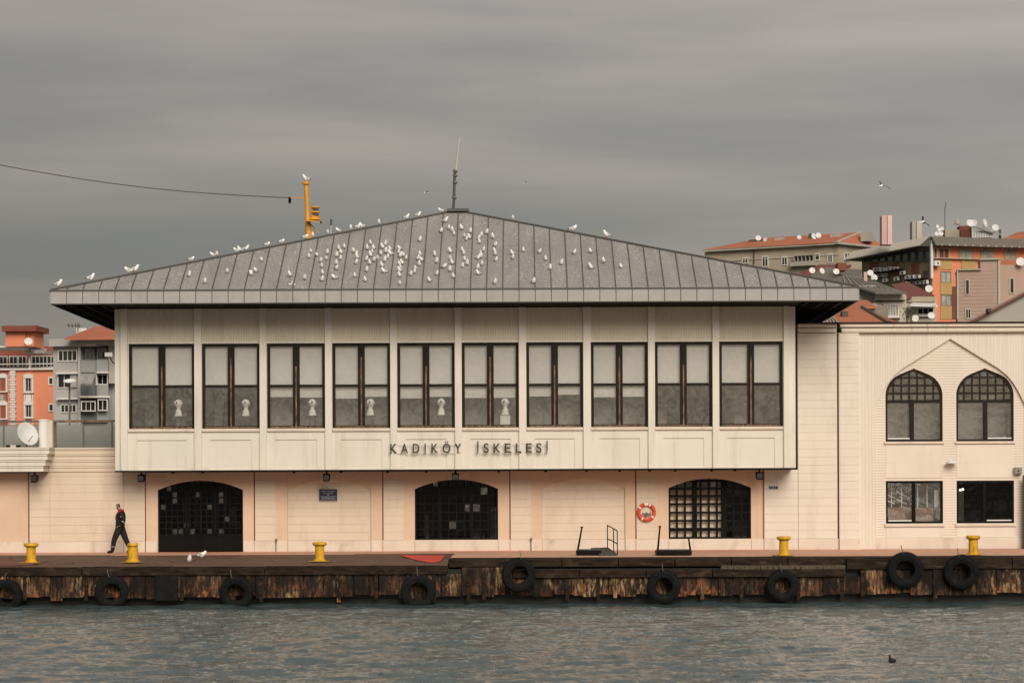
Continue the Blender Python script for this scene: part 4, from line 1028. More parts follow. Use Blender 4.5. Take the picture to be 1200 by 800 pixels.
def gull(loc, rz_, me, label, group, s=1.0, name='seagull'):
    o = put(name, me, loc, None, (s, s, s), (0, 0, rz_)); return tag(o, label, 'seagull', group)
def on_roof(px, py):
    a, b = unroll(px, py); k = (APZ - ZE) / (APY - YE)
    # camera ray: y = CAMY + D, z = CAMZ - b D/F ; plane z = ZE + k (y - YE)
    D = (CAMZ - ZE + k * (YE - CAMY)) / (k + b / F)
    return (a * D / F, CAMY + D, CAMZ - b * D / F)
z4 = [(30,597),(57,580),(90,520),(245,605),(325,622),(362,475),(349,503),(395,495),(415,528),(421,556),(425,595),(420,632),(452,483),(445,515),(503,500),(507,497),(523,515),(502,542),(501,570),(490,622),(515,460),(546,452),(528,483),(596,477),(614,492),(617,510),(609,540),(603,612),(667,582),(660,636),(672,460),(691,432),(707,462),(701,480),(691,500),(667,522),(686,542),(708,527),(727,515),(746,493),(757,455),(771,440),(775,480),(799,467),(801,492),(783,510),(767,528),(753,557),(765,590),(850,465),(846,485),(853,505),(872,500),(884,517),(865,543),(849,550),(853,568),(850,585),(849,612),(850,657),(961,418),(963,500),(950,520),(970,530),(958,553),(936,573),(931,592),(910,606),(1045,500),(1053,538),(1053,605),(1014,640),(1079,370),(1103,313),(1123,353),(1142,368),(1150,385),(1130,483),(1128,520),(1140,545),(1093,567),(1127,585),(1146,620)]
z5 = [(167,440),(178,473),(187,488),(200,482),(205,455),(277,460),(253,472),(242,487),(246,502),(169,538),(175,552),(179,578),(169,608),(190,598),(263,537),(250,553),(250,567),(238,573),(255,600),(236,618),(239,642),(315,517),(313,540),(315,555),(318,582),(305,480),(393,553),(393,573),(441,540),(512,548),(541,580),(560,622),(610,600),(667,552),(741,548),(733,607),(743,620),(799,592),(877,617),(312,683),(484,682)]
z3 = [(700,487),(770,517),(870,472),(977,482)]
pos = [(290 + a * .2126, 190 + b * .2126) for a, b in z4] + [(500 + a * .2626, 150 + b * .2626) for a, b in z5] + [(40 + a * .2626, 190 + b * .2626) for a, b in z3]
def _k(o, s_, q): return (round(o[0] + q[0] * s_, 1), round(o[1] + q[1] * s_, 1))
O5, O4, O3 = (500, 150), (290, 190), (40, 190)
ISO = {_k(O5, .2626, (312, 683)): 'larger gull near the eave below the roof peak', _k(O5, .2626, (484, 682)): 'larger gull near the eave right of the peak', _k(O5, .2626, (877, 617)): 'rightmost gull resting on the roof slope',
       _k(O5, .2626, (799, 592)): 'second rightmost gull resting on the roof slope', _k(O5, .2626, (741, 548)): 'upper of three gulls near the right end of the flock', _k(O5, .2626, (667, 552)): 'lone gull high on the slope left of the last three',
       _k(O5, .2626, (610, 600)): 'lone gull on the right slope midway to the eave', _k(O5, .2626, (560, 622)): 'gull lying lowest in the right part of the flock', _k(O5, .2626, (441, 540)): 'lone gull high right of the dense flock',
       _k(O4, .2126, (245, 605)): 'lone gull just above the gliding gull on the left slope', _k(O4, .2126, (325, 622)): 'lone gull low on the slope right of the gliding gull', _k(O4, .2126, (961, 418)): 'lone gull high above the centre of the flock',
       _k(O4, .2126, (90, 520)): 'upper of three gulls on the left slope', _k(O3, .2626, (700, 487)): 'leftmost gull resting on the roof slope', _k(O3, .2626, (770, 517)): 'second leftmost gull on the slope, close to the eave'}
random.seed(4)
for px, py in pos:
    l = on_roof(px, py + 4.2); near = random.random()
    zk = (round(px, 1), round(py, 1)); lab = ISO.get(zk, 'small white gull resting on the grey metal roof slope')
    gull((l[0], l[1], l[2]), (pi / 2 + random.uniform(-.6, .6)) if near < .82 else random.choice((.7, pi - .7)) + random.uniform(-.4, .4), random.choice((G1, G1, G2, G3)), lab, 'gulls on the roof slope', random.uniform(.70, .88))
hipL = [(40 + a * .2626, 190 + b * .2626) for a, b in ((116,513),(260,490),(430,463),(458,465),(807,400),(825,405),(912,385),(929,383),(955,380),(710,428))] + [(290 + a * .2126, 190 + b * .2126) for a, b in ((120,452),(200,420),(330,410),(372,405),(455,385),(514,373),(582,357),(620,350),(645,350),(738,325),(889,300),(953,312),(1080,268))]
hipR = [(500 + a * .2626, 150 + b * .2626) for a, b in ((395,425),(663,450),(813,497))]
NUMS = 'first second third fourth fifth sixth seventh eighth ninth tenth eleventh twelfth thirteenth fourteenth fifteenth sixteenth seventeenth eighteenth nineteenth twentieth twenty-first twenty-second twenty-third twenty-fourth'.split()
hipL.sort(); hipR.sort(); NUMI = 0
for px, py in hipL + hipR:
    kk = NUMI if px < 533 else NUMI - len(hipL); NUMI += 1
    # on the hip line
    side = EX0 if px < 533 else EX1
    a, _ = unroll(px, py); lo, hi = 0., 1.
    for it in range(40):
        t = (lo + hi) / 2; x = side + (APX - side) * t; D = DE + (84.55 - DE) * t; sp = x * F / D
        if (sp < a) == (side < 0): lo = t
        else: hi = t
    l = (x, CAMY + D, ZE + (APZ - ZE) * t + .05); big = px < 170 or px > 660
    gull(l, random.choice((pi, pi + .4, 0, .5, pi / 2)) if px > 120 else pi + random.uniform(-.4, .4), random.choice((G1, G2)), ('%s white gull along the left roof edge, counted from the corner' % NUMS[kk] if px < 533 else ['gull low behind the right roof edge just past the peak', 'upright gull midway along the right roof edge', 'farthest right gull standing on the right roof edge'][kk]), 'gulls along the left roof edge' if px < 533 else 'gulls along the right roof edge', 1.05 if big else .8)
gull((mp1[0], mp1[1], mp1[2] + .0), .25, G1, 'white gull perched on top of the yellow mast', None, 1.2)
gull(P(221, 655, 71.5)[:2] + (-.11,), 2.0, G1, 'white gull standing on the planks before the black arched door', None, 1.0)
gull(P(236, 650, 74.5)[:2] + (-.05,), pi - .2, G2, 'pale gull bending forward on the deck before the black arched door', None, 1.1)
def flying(loc, rz_, lab, s=1., dark=False, roll=0.):
    ch = [([(0, 0, 0), (-.10, 0, .01), (-.16, 0, .015), (-.21, 0, .01)], [(.05, .045), (.045, .04), (.03, .03), (.008, .008)], None), ([(.12, 0, 0), (.2, 0, 0)], [(.03, .025), (.03, .006)], 0),
          ([(0, .18, .10), (.04, .38, .13), (.12, .60, .06)], [(.05, .012), (.045, .01), (.012, .006)], 0), ([(0, -.18, .10), (.04, -.38, .13), (.12, -.60, .06)], [(.05, .012), (.045, .01), (.012, .006)], 0)]
    me = skinned(ch, 1)
    def fn(c):
        if abs(c.y) > .45: return 2
        if abs(c.y) > .08: return 2 if dark else 1
        return 0
    paint(me, [GW, GG, GD], fn); me.name = 'flying_gull'
    o = put('flying_gull', me, loc, None, (s, s, s), (roll, 0, rz_)); tag(o, lab, 'seagull')
flying(P(1037, 222, 75), .5, 'lone gull flying high in the sky above the right buildings', .62, True, .5)
flying(P(618, 215, 90), 0.2, 'tiny pale gull flying just right of the roof antenna', .4)
flying(P(503, 225, 90), 0.1, 'tiny pale gull flying just left of the roof antenna', .55, False, .1)
flying(P(345, 331, 77.5), .3, 'gull gliding low over the left part of the roof near the eave', .7, False, .2)
flying(P(1085, 265, 200), 0.1, 'gull with raised wings landing beside the pale chimney', 2.0, True, .5)
BUSTM = mat('white plaster bust', (.92, .91, .88), .6)
# busts in the windows
def bust_mesh():
    return skinned([([(0, 0, .12), (0, 0, .22), (0.0, 0, .30), (0, 0, .40), (0, 0, .50), (0.01, 0, .58)], [(.10, .07), (.055, .05), (.055, .055), (.105, .115), (.115, .12), (.06, .07)], None),
                    ([(0, 0, .04), (0, 0, .0)], [(.12, .10), (.13, .11)], 0), ([(0, -.12, .40)], [.022], 3), ([(0, -.10, .46)], [.03], 3), ([(.115, 0, .42)], [.022], 3), ([(-.115, 0, .42)], [.022], 3)], 2)
bm_ = bust_mesh(); paint(bm_, [BUSTM], lambda c: 0); bm_.name = 'bust'
BZ = PZ(400, 486, 80.9)
for i, (px, ped, lab) in enumerate(((210, 0, 'white portrait bust in the first window from the left'), (289, 0, 'white portrait bust in the second window from the left'), (367, 0, 'white portrait bust in the third window from the left'),
                     (435, 0, 'white portrait bust in the fourth window, close to its mullion'), (518, 0, 'white portrait bust in the fifth window above the sign start'), (593, 1, 'white portrait bust on a white block in the sixth window'))):
    D = 80.92; x = PX(px, 480, D); t = thing('portrait_bust', lab, 'bust', (x, D - 82, BZ - .7), 'white busts behind the hall windows')
    put('head', bm_, (x, D - 82, BZ), t, (1.3, 1.3, 1.08), (0, 0, random.uniform(-.5, .5)))
    if ped: ubox('pedestal', x - .17, x + .17, D - 82 - .15, D - 82 + .15, BZ - .9, BZ, WHITE, t)
    else:
        ubox('pedestal_top', x - .16, x + .16, D - 82 - .12, D - 82 + .12, BZ - .03, BZ, BRONZE, t)
        for s in (-1, 1): ubox('stand_leg', x + s * .09 - .015, x + s * .09 + .015, D - 82 - .02, D - 82 + .02, BZ - .9, BZ - .03, BRONZE, t)
# person
DP = 80.9; px_ = PX(140.5, 620, DP); yp = DP - 82
SKIN = mat('skin', (.40, .22, .15), .6); HAIR = mat('dark hair', (.012, .01, .009), .8); JK = mat('black jacket cloth', (.012, .012, .014), .75, var=.3, vscale=12, bump=.01, bscale=18); TR = mat('dark trousers cloth', (.014, .014, .018), .8, var=.3, vscale=12, bump=.01, bscale=18); BT = mat('black boots', (.008, .008, .008), .5)
REFL = mat('reflective band', (.30, .30, .30), .5); VEST = mat('crimson life vest', (.42, .02, .045), .6)
hand = lambda c, dx: [([(c[0] + dx * .0, c[1], c[2] - .05), (c[0] - .01, c[1], c[2] - .085)], [.030, .026], None)]
ch = [([(0, 0, .93), (0.005, 0, 1.05), (.03, 0, 1.22), (.05, 0, 1.36), (.02, 0, 1.46), (-.03, 0, 1.53), (-.055, 0, 1.60), (-.065, 0, 1.67), (-.06, 0, 1.73)],
       [(.19, .18), (.195, .19), (.24, .21), (.225, .22), (.13, .13), (.062, .062), (.088, .078), (.108, .086), (.075, .062)], None),      # 0-8
      ([(-.02, -.09, .86), (-.10, -.09, .68), (-.19, -.09, .49), (-.225, -.09, .30), (-.25, -.09, .12), (-.27, -.09, .055), (-.36, -.09, .045), (-.45, -.09, .035)], [(.14, .12), .125, .10, .090, .072, .066, .054, .04], 0),
      ([(.03, .09, .86), (.10, .09, .68), (.17, .09, .50), (.255, .09, .32), (.34, .09, .15), (.35, .09, .10), (.27, .09, .055), (.20, .09, .035)], [(.14, .12), .125, .10, .088, .070, .062, .052, .04], 0),
      ([(.06, -.20, 1.40), (.12, -.25, 1.28), (.19, -.27, 1.15), (.12, -.28, 1.05), (.04, -.25, .98), (.0, -.235, .95)], [.098, .092, .082, .072, .052, .038], 3),
      ([(.05, .20, 1.40), (.08, .25, 1.27), (.10, .27, 1.13), (.0, .27, 1.03), (-.08, .24, .97), (-.12, .23, .95)], [.075, .062, .054, .048, .040, .036], 3)]
base_n = 9 + 8 + 8
for tip, d in ((base_n + 5, (0, -.235, .95)), (base_n + 11, (-.12, .23, .95))):
    for k, (oy, l) in enumerate(((-.028, .065), (-.010, .075), (.010, .07), (.027, .055))):
        ch.append(([(d[0] - .035, d[1] + oy, d[2] - .02), (d[0] - .035 - l * .5, d[1] + oy, d[2] - .05), (d[0] - .04 - l * .55, d[1] + oy, d[2] - .08)], [.010, .009, .007], tip))
    ch.append(([(d[0] + .0, d[1] - .03, d[2] + .02), (d[0] - .03, d[1] - .045, d[2] - .005)], [.011, .009], tip))
# face: nose, chin, brow, ear
ch += [([(-.155, 0, 1.645)], [.016], 7), ([(-.125, 0, 1.585)], [.028], 6), ([(-.05, -.082, 1.65)], [.018], 7), ([(-.05, .082, 1.65)], [.018], 7)]
pm = skinned(ch, 2)
def pf(c):
    if c.z > 1.535:
        if c.x > -.085 and c.z > 1.60: return 1 if not (abs(c.y) > .078 and c.z < 1.68) else 0
        if c.z > 1.68: return 1
        if c.z < 1.60 and c.x < -.06: return 1
        return 0
    if c.z < .15 : return 4
    if c.z < .92 and abs(c.y) < .19: return 3
    if c.z < .955 and abs(c.y) > .2: return 0
    return 2
paint(pm, [SKIN, HAIR, JK, TR, BT], pf); pm.name = 'body'
per = thing('person', 'man in black jacket with crimson life vest walking left along the quay', 'person', (px_, yp, 0))
put('body', pm, (px_, yp, 0), per)
mb = MB()
# vest: collar roll behind the neck and lobe down the chest, shaped tubes
vest = skinned([([(.10, 0, 1.49), (.09, -.09, 1.50), (.02, -.13, 1.47), (-.06, -.12, 1.40), (-.115, -.09, 1.30), (-.125, -.08, 1.20), (-.11, -.07, 1.12)], [(.04, .035), (.045, .04), (.045, .04), (.045, .04), (.05, .04), (.05, .04), (.03, .03)], None),
                ([(.09, .09, 1.50), (.02, .13, 1.47), (-.06, .12, 1.40), (-.115, .09, 1.30), (-.125, .08, 1.20), (-.11, .07, 1.12)], [(.045, .04), (.045, .04), (.045, .04), (.05, .04), (.05, .04), (.03, .03)], 0)], 1)
paint(vest, [VEST], lambda c: 0); vest.name = 'life_vest'; put('life_vest', vest, (px_, yp, 0), per)
def band(nm, p0, p1, r, m=REFL): MB().tube((px_ + p0[0], yp + p0[1], p0[2]), (px_ + p1[0], yp + p1[1], p1[2]), r, r, 14).build(nm, m, per)
band('reflective_band', (-.238, -.09, .245), (-.243, -.09, .222), .088); band('reflective_band', (.285, .09, .275), (.302, .09, .255), .086)
band('reflective_band', (.165, -.277, 1.11), (.145, -.279, 1.085), .074)
band('arm_badge', (.09, -.30, 1.27), (.09, -.315, 1.27), .03)
# water bird
BB = mat('black water bird plumage', (.02, .018, .016), .5)
wb = skinned([([(0, 0, .04), (-.09, 0, .05), (-.12, 0, .10), (-.125, 0, .14), (-.13, 0, .165), (-.18, 0, .155)], [(.09, .06), (.06, .05), (.032, .032), (.032, .032), (.032, .032), (.008, .008)], None), ([(.10, 0, .04), (.17, 0, .055)], [(.06, .035), (.03, .012)], 0)], 2)
paint(wb, [BB], lambda c: 0); wb.name = 'water_bird'
a, b = unroll(1044, 779); D = (CAMZ + 1.35) * F / b
tag(put('water_bird', wb, (a * D / F, CAMY + D, -1.36), None, (.75, .75, .9), (0, 0, .9)), 'small black bird swimming alone on the water', 'bird')
# ================================================================== TERRACE ITEMS
def dish(c, r, label, group, yaw=0., tilt=.5, side_y=0, s=1):
    t = thing('satellite_dish', label, 'satellite dish', c, group)
    prof = [(0, .0)] + [(r * k / 6, -.28 * r * (k / 6) ** 2) for k in range(1, 7)] + [(r * .97, -.28 * r + .0), (r * .5, -.04 * r), (0, .03 * r)]
    me = MB().lathe(prof, (0, 0, 0), 20, axis='y').mesh('reflector', WHITEM, (0, 0, 0), True)
    put('reflector', me, c, t, None, (-tilt, 0, yaw))
    fy = -r * 1.0
    ft = (c[0] + sin(yaw) * -fy, c[1] + cos(yaw) * fy, c[2] + .45 * r * 0)
    MB().path([(c[0], c[1] - .05 * r, c[2] - .8 * r), (c[0] + sin(yaw) * .9 * r, c[1] - .9 * r * cos(yaw), c[2] - .1 * r)], .03 * r, 5).build('feed_arm', STEEL, t)
    MB().path([(c[0], c[1] + .1 * r, c[2]), (c[0], c[1] + .3 * r, c[2] - .4 * r), (c[0], c[1] + .3 * r, c[2] - 1.3 * r)], .05 * r, 6).build('mount', STEEL, t)
    return t
c = P(31, 504.5, 82.6)
dish(c, .44, 'large white satellite dish on the annex terrace beside the round pier', None, yaw=.85, tilt=.35)
cc = thing('security_camera', 'small white and black security camera on the hall corner', 'camera', P(133, 413, 80.9))
p = P(134.5, 414, 80.9); MB().box(XW0 - .42, XW0 - .1, YU + .1, YU + .25, p[2], p[2] + .14).build('housing', WHITEM, cc); MB().box(XW0 - .44, XW0 - .36, YU + .08, YU + .27, p[2] - .03, p[2] + .17).build('hood', BLACK, cc); MB().path([(XW0 - .2, YU + .18, p[2]), (XW0 - .1, YU + .2, p[2] - .2), (XW0, YU + .2, p[2] - .25)], .02).build('arm', BLACK, cc)
for px, w_, h_, lab in ((14.5, .32, .14, 'pale block under the dish on the annex terrace'),):
    tag(MB().box(PX(px, 515, 82.3) - w_ / 2, PX(px, 515, 82.3) + w_ / 2, .2, .5, ZLT, ZLT + h_).build('terrace_block', PLINTH), lab, 'block')
for px, lab in ((10.5, 'left dark lamp box beside the pale block on the terrace'), (22, 'right dark lamp box beside the pale block on the terrace')):
    tag(MB().box(PX(px, 515, 82.2) - .06, PX(px, 515, 82.2) + .06, .1, .3, ZLT + .0, ZLT + .14).build('lamp_box', BLACK), lab, 'lamp', 'lamp boxes on the terrace')
# ================================================================== CITY BEHIND
class Fac:
    """a facade in plan from A to B, both given as picture column + real distance"""
    def __init__(s, pa, Da, pb, Db):
        a = P(pa, 350, Da); b = P(pb, 350, Db); s.A = np.array(a[:2]); s.B = np.array(b[:2]); d = s.B - s.A; s.L = np.linalg.norm(d); s.d = d / s.L
        s.n = np.array((s.d[1], -s.d[0]))
    def t(s, px, py, o=0.):
        a, _ = unroll(px, py); A_ = s.A + s.n * o; r = np.array((a / F, 1.0)); c = np.array((0, CAMY))
        M = np.array([[r[0], -s.d[0]], [r[1], -s.d[1]]]); k = np.linalg.solve(M, A_ - c); return k[1], k[0]
    def z(s, px, py, o=0.): _, D = s.t(px, py, o); return CAMZ - unroll(px, py)[1] * D / F
    def box(s, mb, px0, px1, py0, py1, o0, o1, m=0, z0=None, z1=None):
        pm, qm = (px0 + px1) / 2, (py0 + py1) / 2
        om = max(o0, o1); t0, t1 = s.t(px0, qm, om)[0], s.t(px1, qm, om)[0]
        zt = s.z(pm, py0, om) if z1 is None else z1; zb = s.z(pm, py1, om) if z0 is None else z0
        f = lambda t, o, z: (*(s.A + s.d * t + s.n * o), z)
        mb.hexa([f(t0, o1, zb), f(t1, o1, zb), f(t1, o0, zb), f(t0, o0, zb)], [f(t0, o1, zt), f(t1, o1, zt), f(t1, o0, zt), f(t0, o0, zt)], m); return mb
    def part(s, name, mat_, parent, *a, **k): mb = MB(); s.box(mb, *a, **k); return mb.build(name, mat_, parent)
    def window(s, parent, px0, px1, py0, py1, frame, nv=1, fw=1.0, glass=None, nh=0, out=.12):
        mb = MB(); s.box(mb, px0, px1, py0, py0 + fw, 0, out); s.box(mb, px0, px1, py1 - fw, py1, 0, out)
        s.box(mb, px0, px0 + fw, py0 + fw, py1 - fw, 0, out); s.box(mb, px1 - fw, px1, py0 + fw, py1 - fw, 0, out)
        w_ = (px1 - px0 - fw) / (nv + 1)
        for i in range(nv): x = px0 + fw / 2 + w_ * (i + 1); s.box(mb, x - fw * .35, x + fw * .35, py0 + fw, py1 - fw, 0, out * .9)
        wi = mb.build('window', frame, parent)
        for i in range(nv + 1):
            x = px0 + fw / 2 + w_ * i; s.part('pane', glass or FARG, wi, x + fw * .4, x + w_ - fw * .4, py0 + fw, py1 - fw, .01, .04)
        return wi
def facepair(D, *pp): return [P(a, b, D) for a, b in pp]
def col(n, c, **k): return mat(n, c, k.pop('rough', .8), var=k.pop('var', .12), vscale=k.pop('vscale', .15), dirt=k.pop('dirt', .35), dscale=.25, dcol=tuple(x * .5 for x in c), dstretch=(1, 1, .3))
FARG = mat('far window panes', (.035, .038, .037), .15, spec=.6, var=.5, vscale=.6)
CURT = mat('curtained far panes', (.40, .39, .36), .6, var=.4, vscale=1.2)
WH = mat('white window trim', (.66, .64, .60), .6)
ORW = col('orange render', (.74, .27, .15)); ORD = col('brown red render', (.30, .09, .06))
GRR = col('grey render', (.42, .41, .395)); GRD = col('darker grey render', (.29, .295, .285)); GRP = col('blue grey balcony panel', (.165, .175, .18))
TILE = col('terracotta roof', (.42, .15, .08), vscale=.5); TILED = col('dark terracotta', (.22, .07, .045))
BEI = col('beige stained render', (.38, .33, .25), dirt=.6); GRROOF = col('grey sheet roof', (.16, .145, .12)); OCH = col('ochre render', (.47, .31, .13)); OLV = col('olive render', (.25, .21, .12))
BRN = col('brown panel', (.19, .07, .045)); PINKB = col('pinkish brick render', (.44, .31, .25)); PALE = col('pale grey render', (.40, .38, .33)); CRM = col('cream render', (.52, .48, .40)); PKC = col('pink chimney', (.62, .42, .38))
DKR = col('dark roofing', (.09, .08, .07)); MAR = col('maroon roof', (.17, .06, .05))
def ac_unit(fac, px, py, lab, grp, w_=4.6, h_=4.2, out=.45):
    t0, _ = fac.t(px, py); c = fac.A + fac.d * t0; t = thing('air_conditioner', lab, 'air conditioner', (c[0], c[1], fac.z(px, py)), grp)
    fac.part('case', WHITEM, t, px - w_ / 2, px + w_ / 2, py - h_ / 2, py + h_ / 2, .10, out)
    mb = MB(); fac.box(mb, px - .2, px + 1.5, py - 1.0, py + 1.0, out + .001, out + .03); mb.build('fan', BLACK, t)
    fac.part('bracket', BLACK, t, px - w_ / 2, px + w_ / 2, py + h_ / 2, py + h_ / 2 + .6, 0, out)
# --- left: orange apartment block
f1 = Fac(-60, 254, 90, 252.5)
o1 = thing('apartment_building', 'orange rendered apartment block with white arched window surrounds', 'building', (f1.A[0] + 10, f1.A[1], 0))
f1.part('wall', ORW, o1, -60, 90, 428.5, 500, -12, 0, z0=0)
f1.part('terrace_slab', WH, o1, -60, 66, 426.5, 428.5, -11, .4)
f1.part('red_strip', ORD, o1, -60, 9.5, 429, 498, 0, .15)
mb = MB(); k = 430
while k < 496:
    f1.box(mb, 13 if int(k) % 2 else 12.2, 18.5 if int(k) % 2 else 19.3, k, k + 2.0, .0, .35); k += 2.9
mb.build('quoins', WH, o1)
f1.part('quoin_strip', WH, o1, 13, 18.5, 429, 496, 0, .25)
for px0, px1, rows_ in ((-1, 9.5, ((437, 453), (469, 485))), (28.5, 40, ((437.5, 454), (469, 484)))):
    c_ = (px0 + px1) / 2
    for a, b in rows_:
        f, xs = seg_arch(f1.t(px0, a)[0], f1.t(px1, a)[0], 0, 1.0) 
        mb = MB(); f1.box(mb, px0, px0 + 1.8, a, b, 0, .3); f1.box(mb, px1 - 1.8, px1, a, b, 0, .3); f1.box(mb, px0, px1, b, b + 1.5, 0, .35)
        for i in range(8):
            u0 = -1 + 2 * i / 8; u1 = u0 + .25; hh = 3.2 * sqrt(max(0, 1 - ((u0 + u1) / 2) ** 2)) + 1.5; h = (px1 - px0) / 2
            f1.box(mb, c_ + u0 * h, c_ + u1 * h, a - hh, a + .6, 0, .3)
        mb.build('window_surround', WH, o1)
        f1.window(o1, px0 + 2.2, px1 - 2.2, a, b, WH, 1, .7, None)
    f1.part('apron_panel', WH, o1, px0 + 2.5, px1 - 2.5, 457, 465.5, 0, .15)
f1.part('pilaster', WH, o1, 29, 30.2, 457, 497, 0, .2); f1.part('pilaster', WH, o1, 38.4, 39.6, 457, 497, 0, .2)
for a in (437, 468): f1.window(o1, 57.5, 64, a, a + 9.5, WH, 0, 1.3)
# terrace storey
f1b = Fac(-60, 260, 90, 258.5)
f1b.part('terrace_storey', ORD, o1, -60, 64, 401, 428, -6, 0)
for a in (-28, -14, 0, 12, 22.5, 38, 47, 56): f1b.window(o1, a, a + 10, 412, 426, WH, 1, .9)
f1.part('awning_roof', WH, o1, -60, 38, 400, 402.2, -4, 1.5); f1.part('awning', CURT, o1, 31, 55, 405.5, 409, -2, .8)
f1.part('terrace_post', WH, o1, 35, 36.6, 402, 428, -.5, -.2)
f1.part('terrace_rail', WH, o1, -60, 64, 421, 422, .1, .2)
fs = Fac(7, 251, 31, 250.8); fs2 = Fac(31, 254, 42, 262)
fs.part('stair_tower', ORW, o1, 8, 31, 381.5, 401, -4, 0); fs.part('tower_roof', TILED, o1, 3.5, 44, 376.5, 383, -4, .8)
ORL = col('lighter orange render', (.80, .33, .18)); fs.part('tower_side', ORL, o1, 31, 41, 383, 401, -4, -.3)
DL = 250
dish(P(34.8, 395.5, 250), .42 * 1.0, 'white satellite dish on the terrace roof of the orange block', 'dishes on the left blocks', .2, .3)
# --- left: grey apartment block
f2 = Fac(63, 234, 97, 233.4); f3 = Fac(97, 233.4, 150, 234.4)
o2 = thing('apartment_building', 'grey apartment block with recessed balconies and terracotta roof', 'building', (f2.A[0] + 5, f2.A[1], 0))
f2.part('wall', GRR, o2, 63.5, 96, 401, 500, -9, 0, z0=0)
f3.part('side_wall', GRD, o2, 95, 160, 401, 500, -9, -1.2, z0=0)
f2.part('cornice', GRR, o2, 59, 113.5, 392, 401, -9, .9); f3.part('cornice', GRR, o2, 113.5, 160, 391, 400, -9, 1.4)
mb = MB(); mb.slab([P(77, 391.5, 231), P(160, 391.5, 231), P(160, 378, 238), P(114, 378, 238)], .2); mb.build('roof', TILE, o2)
f3.part('roof_hatch', WH, o2, 90.5, 103.5, 380, 388, -5, -3.5)
f3.part('chimney', GRD, o2, 105, 110, 378.5, 388, -5.5, -4)
mb = MB(); mb.path([P(93, 386, 236), P(93, 374, 236)], .05); mb.path([P(80, 376.5, 236), P(97, 377.5, 236)], .05)
for q_ in (82, 86, 90, 94): mb.path([P(q_, 374.5, 235), P(q_ + .5, 379, 236)], .04)
tag(mb.build('tv_aerial', STEEL), 'comb-like television aerial above the grey apartment block', 'antenna')
f2.window(o2, 69, 92, 405.5, 419, WH, 3, 1.3); f2.window(o2, 68.5, 91.5, 433, 450, WH, 2, .9, GRD and FARG); f2.part('sun_blind', GRR, o2, 84, 90.5, 434, 449, .1, .3)
f2.part('hood', WH, o2, 67, 92.5, 431.5, 433.5, 0, .6); f2.window(o2, 71.5, 90.5, 469, 479, WH, 3, 1.1); f2.part('hood', WH, o2, 67, 91.5, 461.5, 463.5, 0, .6); f2.part('recess_panel', GRD, o2, 69, 90.5, 464, 469, 0, .15)
for (a, b) in ((417.5, 432), (447, 460), (478, 489)):
    f3.part('balcony', GRP if a != 417.5 else GRD, o2, 96, 114, a, b, -1.2, .2); f3.part('balcony', GRD, o2, 114.3, 128, a - .3, b - .3, -1.2, .6)
f3.window(o2, 101, 112, 403.5, 417, GRP, 1, .9); f3.window(o2, 115, 127, 403.5, 417, GRP, 1, .9); f3.window(o2, 115, 127.5, 434, 446.5, WH, 1, .9, BLACK)
f3.window(o2, 96, 113, 465.5, 477.5, WH, 2, 1.0, out=1.4); f3.window(o2, 115.5, 127, 463.5, 477, WH, 1, 1.0, out=1.4)
f3.part('ledge', WH, o2, 94.5, 130, 459.5, 461.5, -1.2, 1.6)
f3.part('pier', GRR, o2, 92.5, 95.5, 401, 500, -1.2, .3); f3.part('balcony_post', WH, o2, 113.4, 114.6, 432, 447, .1, .5)
mb = MB(); mb.slab([P(92.5, 443.5, 229.5), P(109.5, 444, 229.5), P(114, 433, 231.5), P(96.5, 433, 231.5)], .1); mb.build('awning', CURT, o2)
f3.part('awning_ledge', WH, o2, 114.5, 128.5, 431.3, 432.8, 0, 1.2)
f3.part('bright_side', PALE, o2, 128.5, 137, 401, 445, -1.2, .0)
dd = dish(P(83, 443.5, 120), .33, 'white satellite dish on a thin pole before the grey block', None, 0., 1.2)
MB().tube(P(82.5, 446, 120.3), (P(82.5, 446, 120.3)[0], P(82.5, 446, 120.3)[1], 0), .05).build('pole', STEEL, dd)
# --- right: long beige block with terracotta roof
f4 = Fac(828, 349.7, 985, 340); f5 = Fac(985, 340, 1035, 346)
o3 = thing('apartment_building', 'long stained beige block with terracotta roof behind the terminal', 'building', (f4.B[0] - 20, f4.B[1] + 5, 8))
ztop = f4.z(985, 290)
f4.part('wall', BEI, o3, 828, 985, 296, 420, -14, 0, z0=5, z1=ztop); f5.part('end_wall', BEI, o3, 985, 1032, 291, 420, -.3, 0, z0=5, z1=ztop)
f4.part('eave', PALE, o3, 828, 985, 300, 302, -.2, .8, z0=ztop, z1=ztop + .3); f5.part('eave', PALE, o3, 985, 1032, 290, 291, -.2, .8, z0=ztop, z1=ztop + .3)
A4 = (*(f4.A + f4.n * .8), ztop + .3); B4 = (*(f4.B + f4.n * .8), ztop + .3); C4 = (*(f5.B + f5.n * .8), ztop + .3)
rzv = 2.3
R1 = (*(f4.A - f4.n * 7 + f4.d * 6), ztop + rzv + .2); R2 = (*(f4.B - f4.n * 7 + f4.d * 1), ztop + rzv + .2)
R3 = (*(f5.B - f5.n * 7), ztop + rzv + .2); back = (*(f4.A - f4.n * 14), ztop + .3); back2 = (*(f4.B - f4.n * 14), ztop + .3)
rp_ = MB(); rp_.slab([A4, B4, R2, R1], .15); rp_.slab([B4, C4, R3, R2], .15); rp_.slab([R1, R2, back2, back], .15); rp_.build('roof', TILE, o3)
MB().tube(B4, R2, .18, .18, 6).build('hip_ridge', PALE, o3)
f4.part('string_course', PALE, o3, 828, 985, 306, 307, 0, .12, z0=f4.z(900, 306) - 0, z1=f4.z(900, 305))
for a, b, c_, d_ in ((872, 879, 304, 311), (895, 902.5, 302.5, 315), (918, 925, 303, 313.5), (972, 978, 300, 311)): f4.window(o3, a, b, c_, d_, WH, 1, .8)
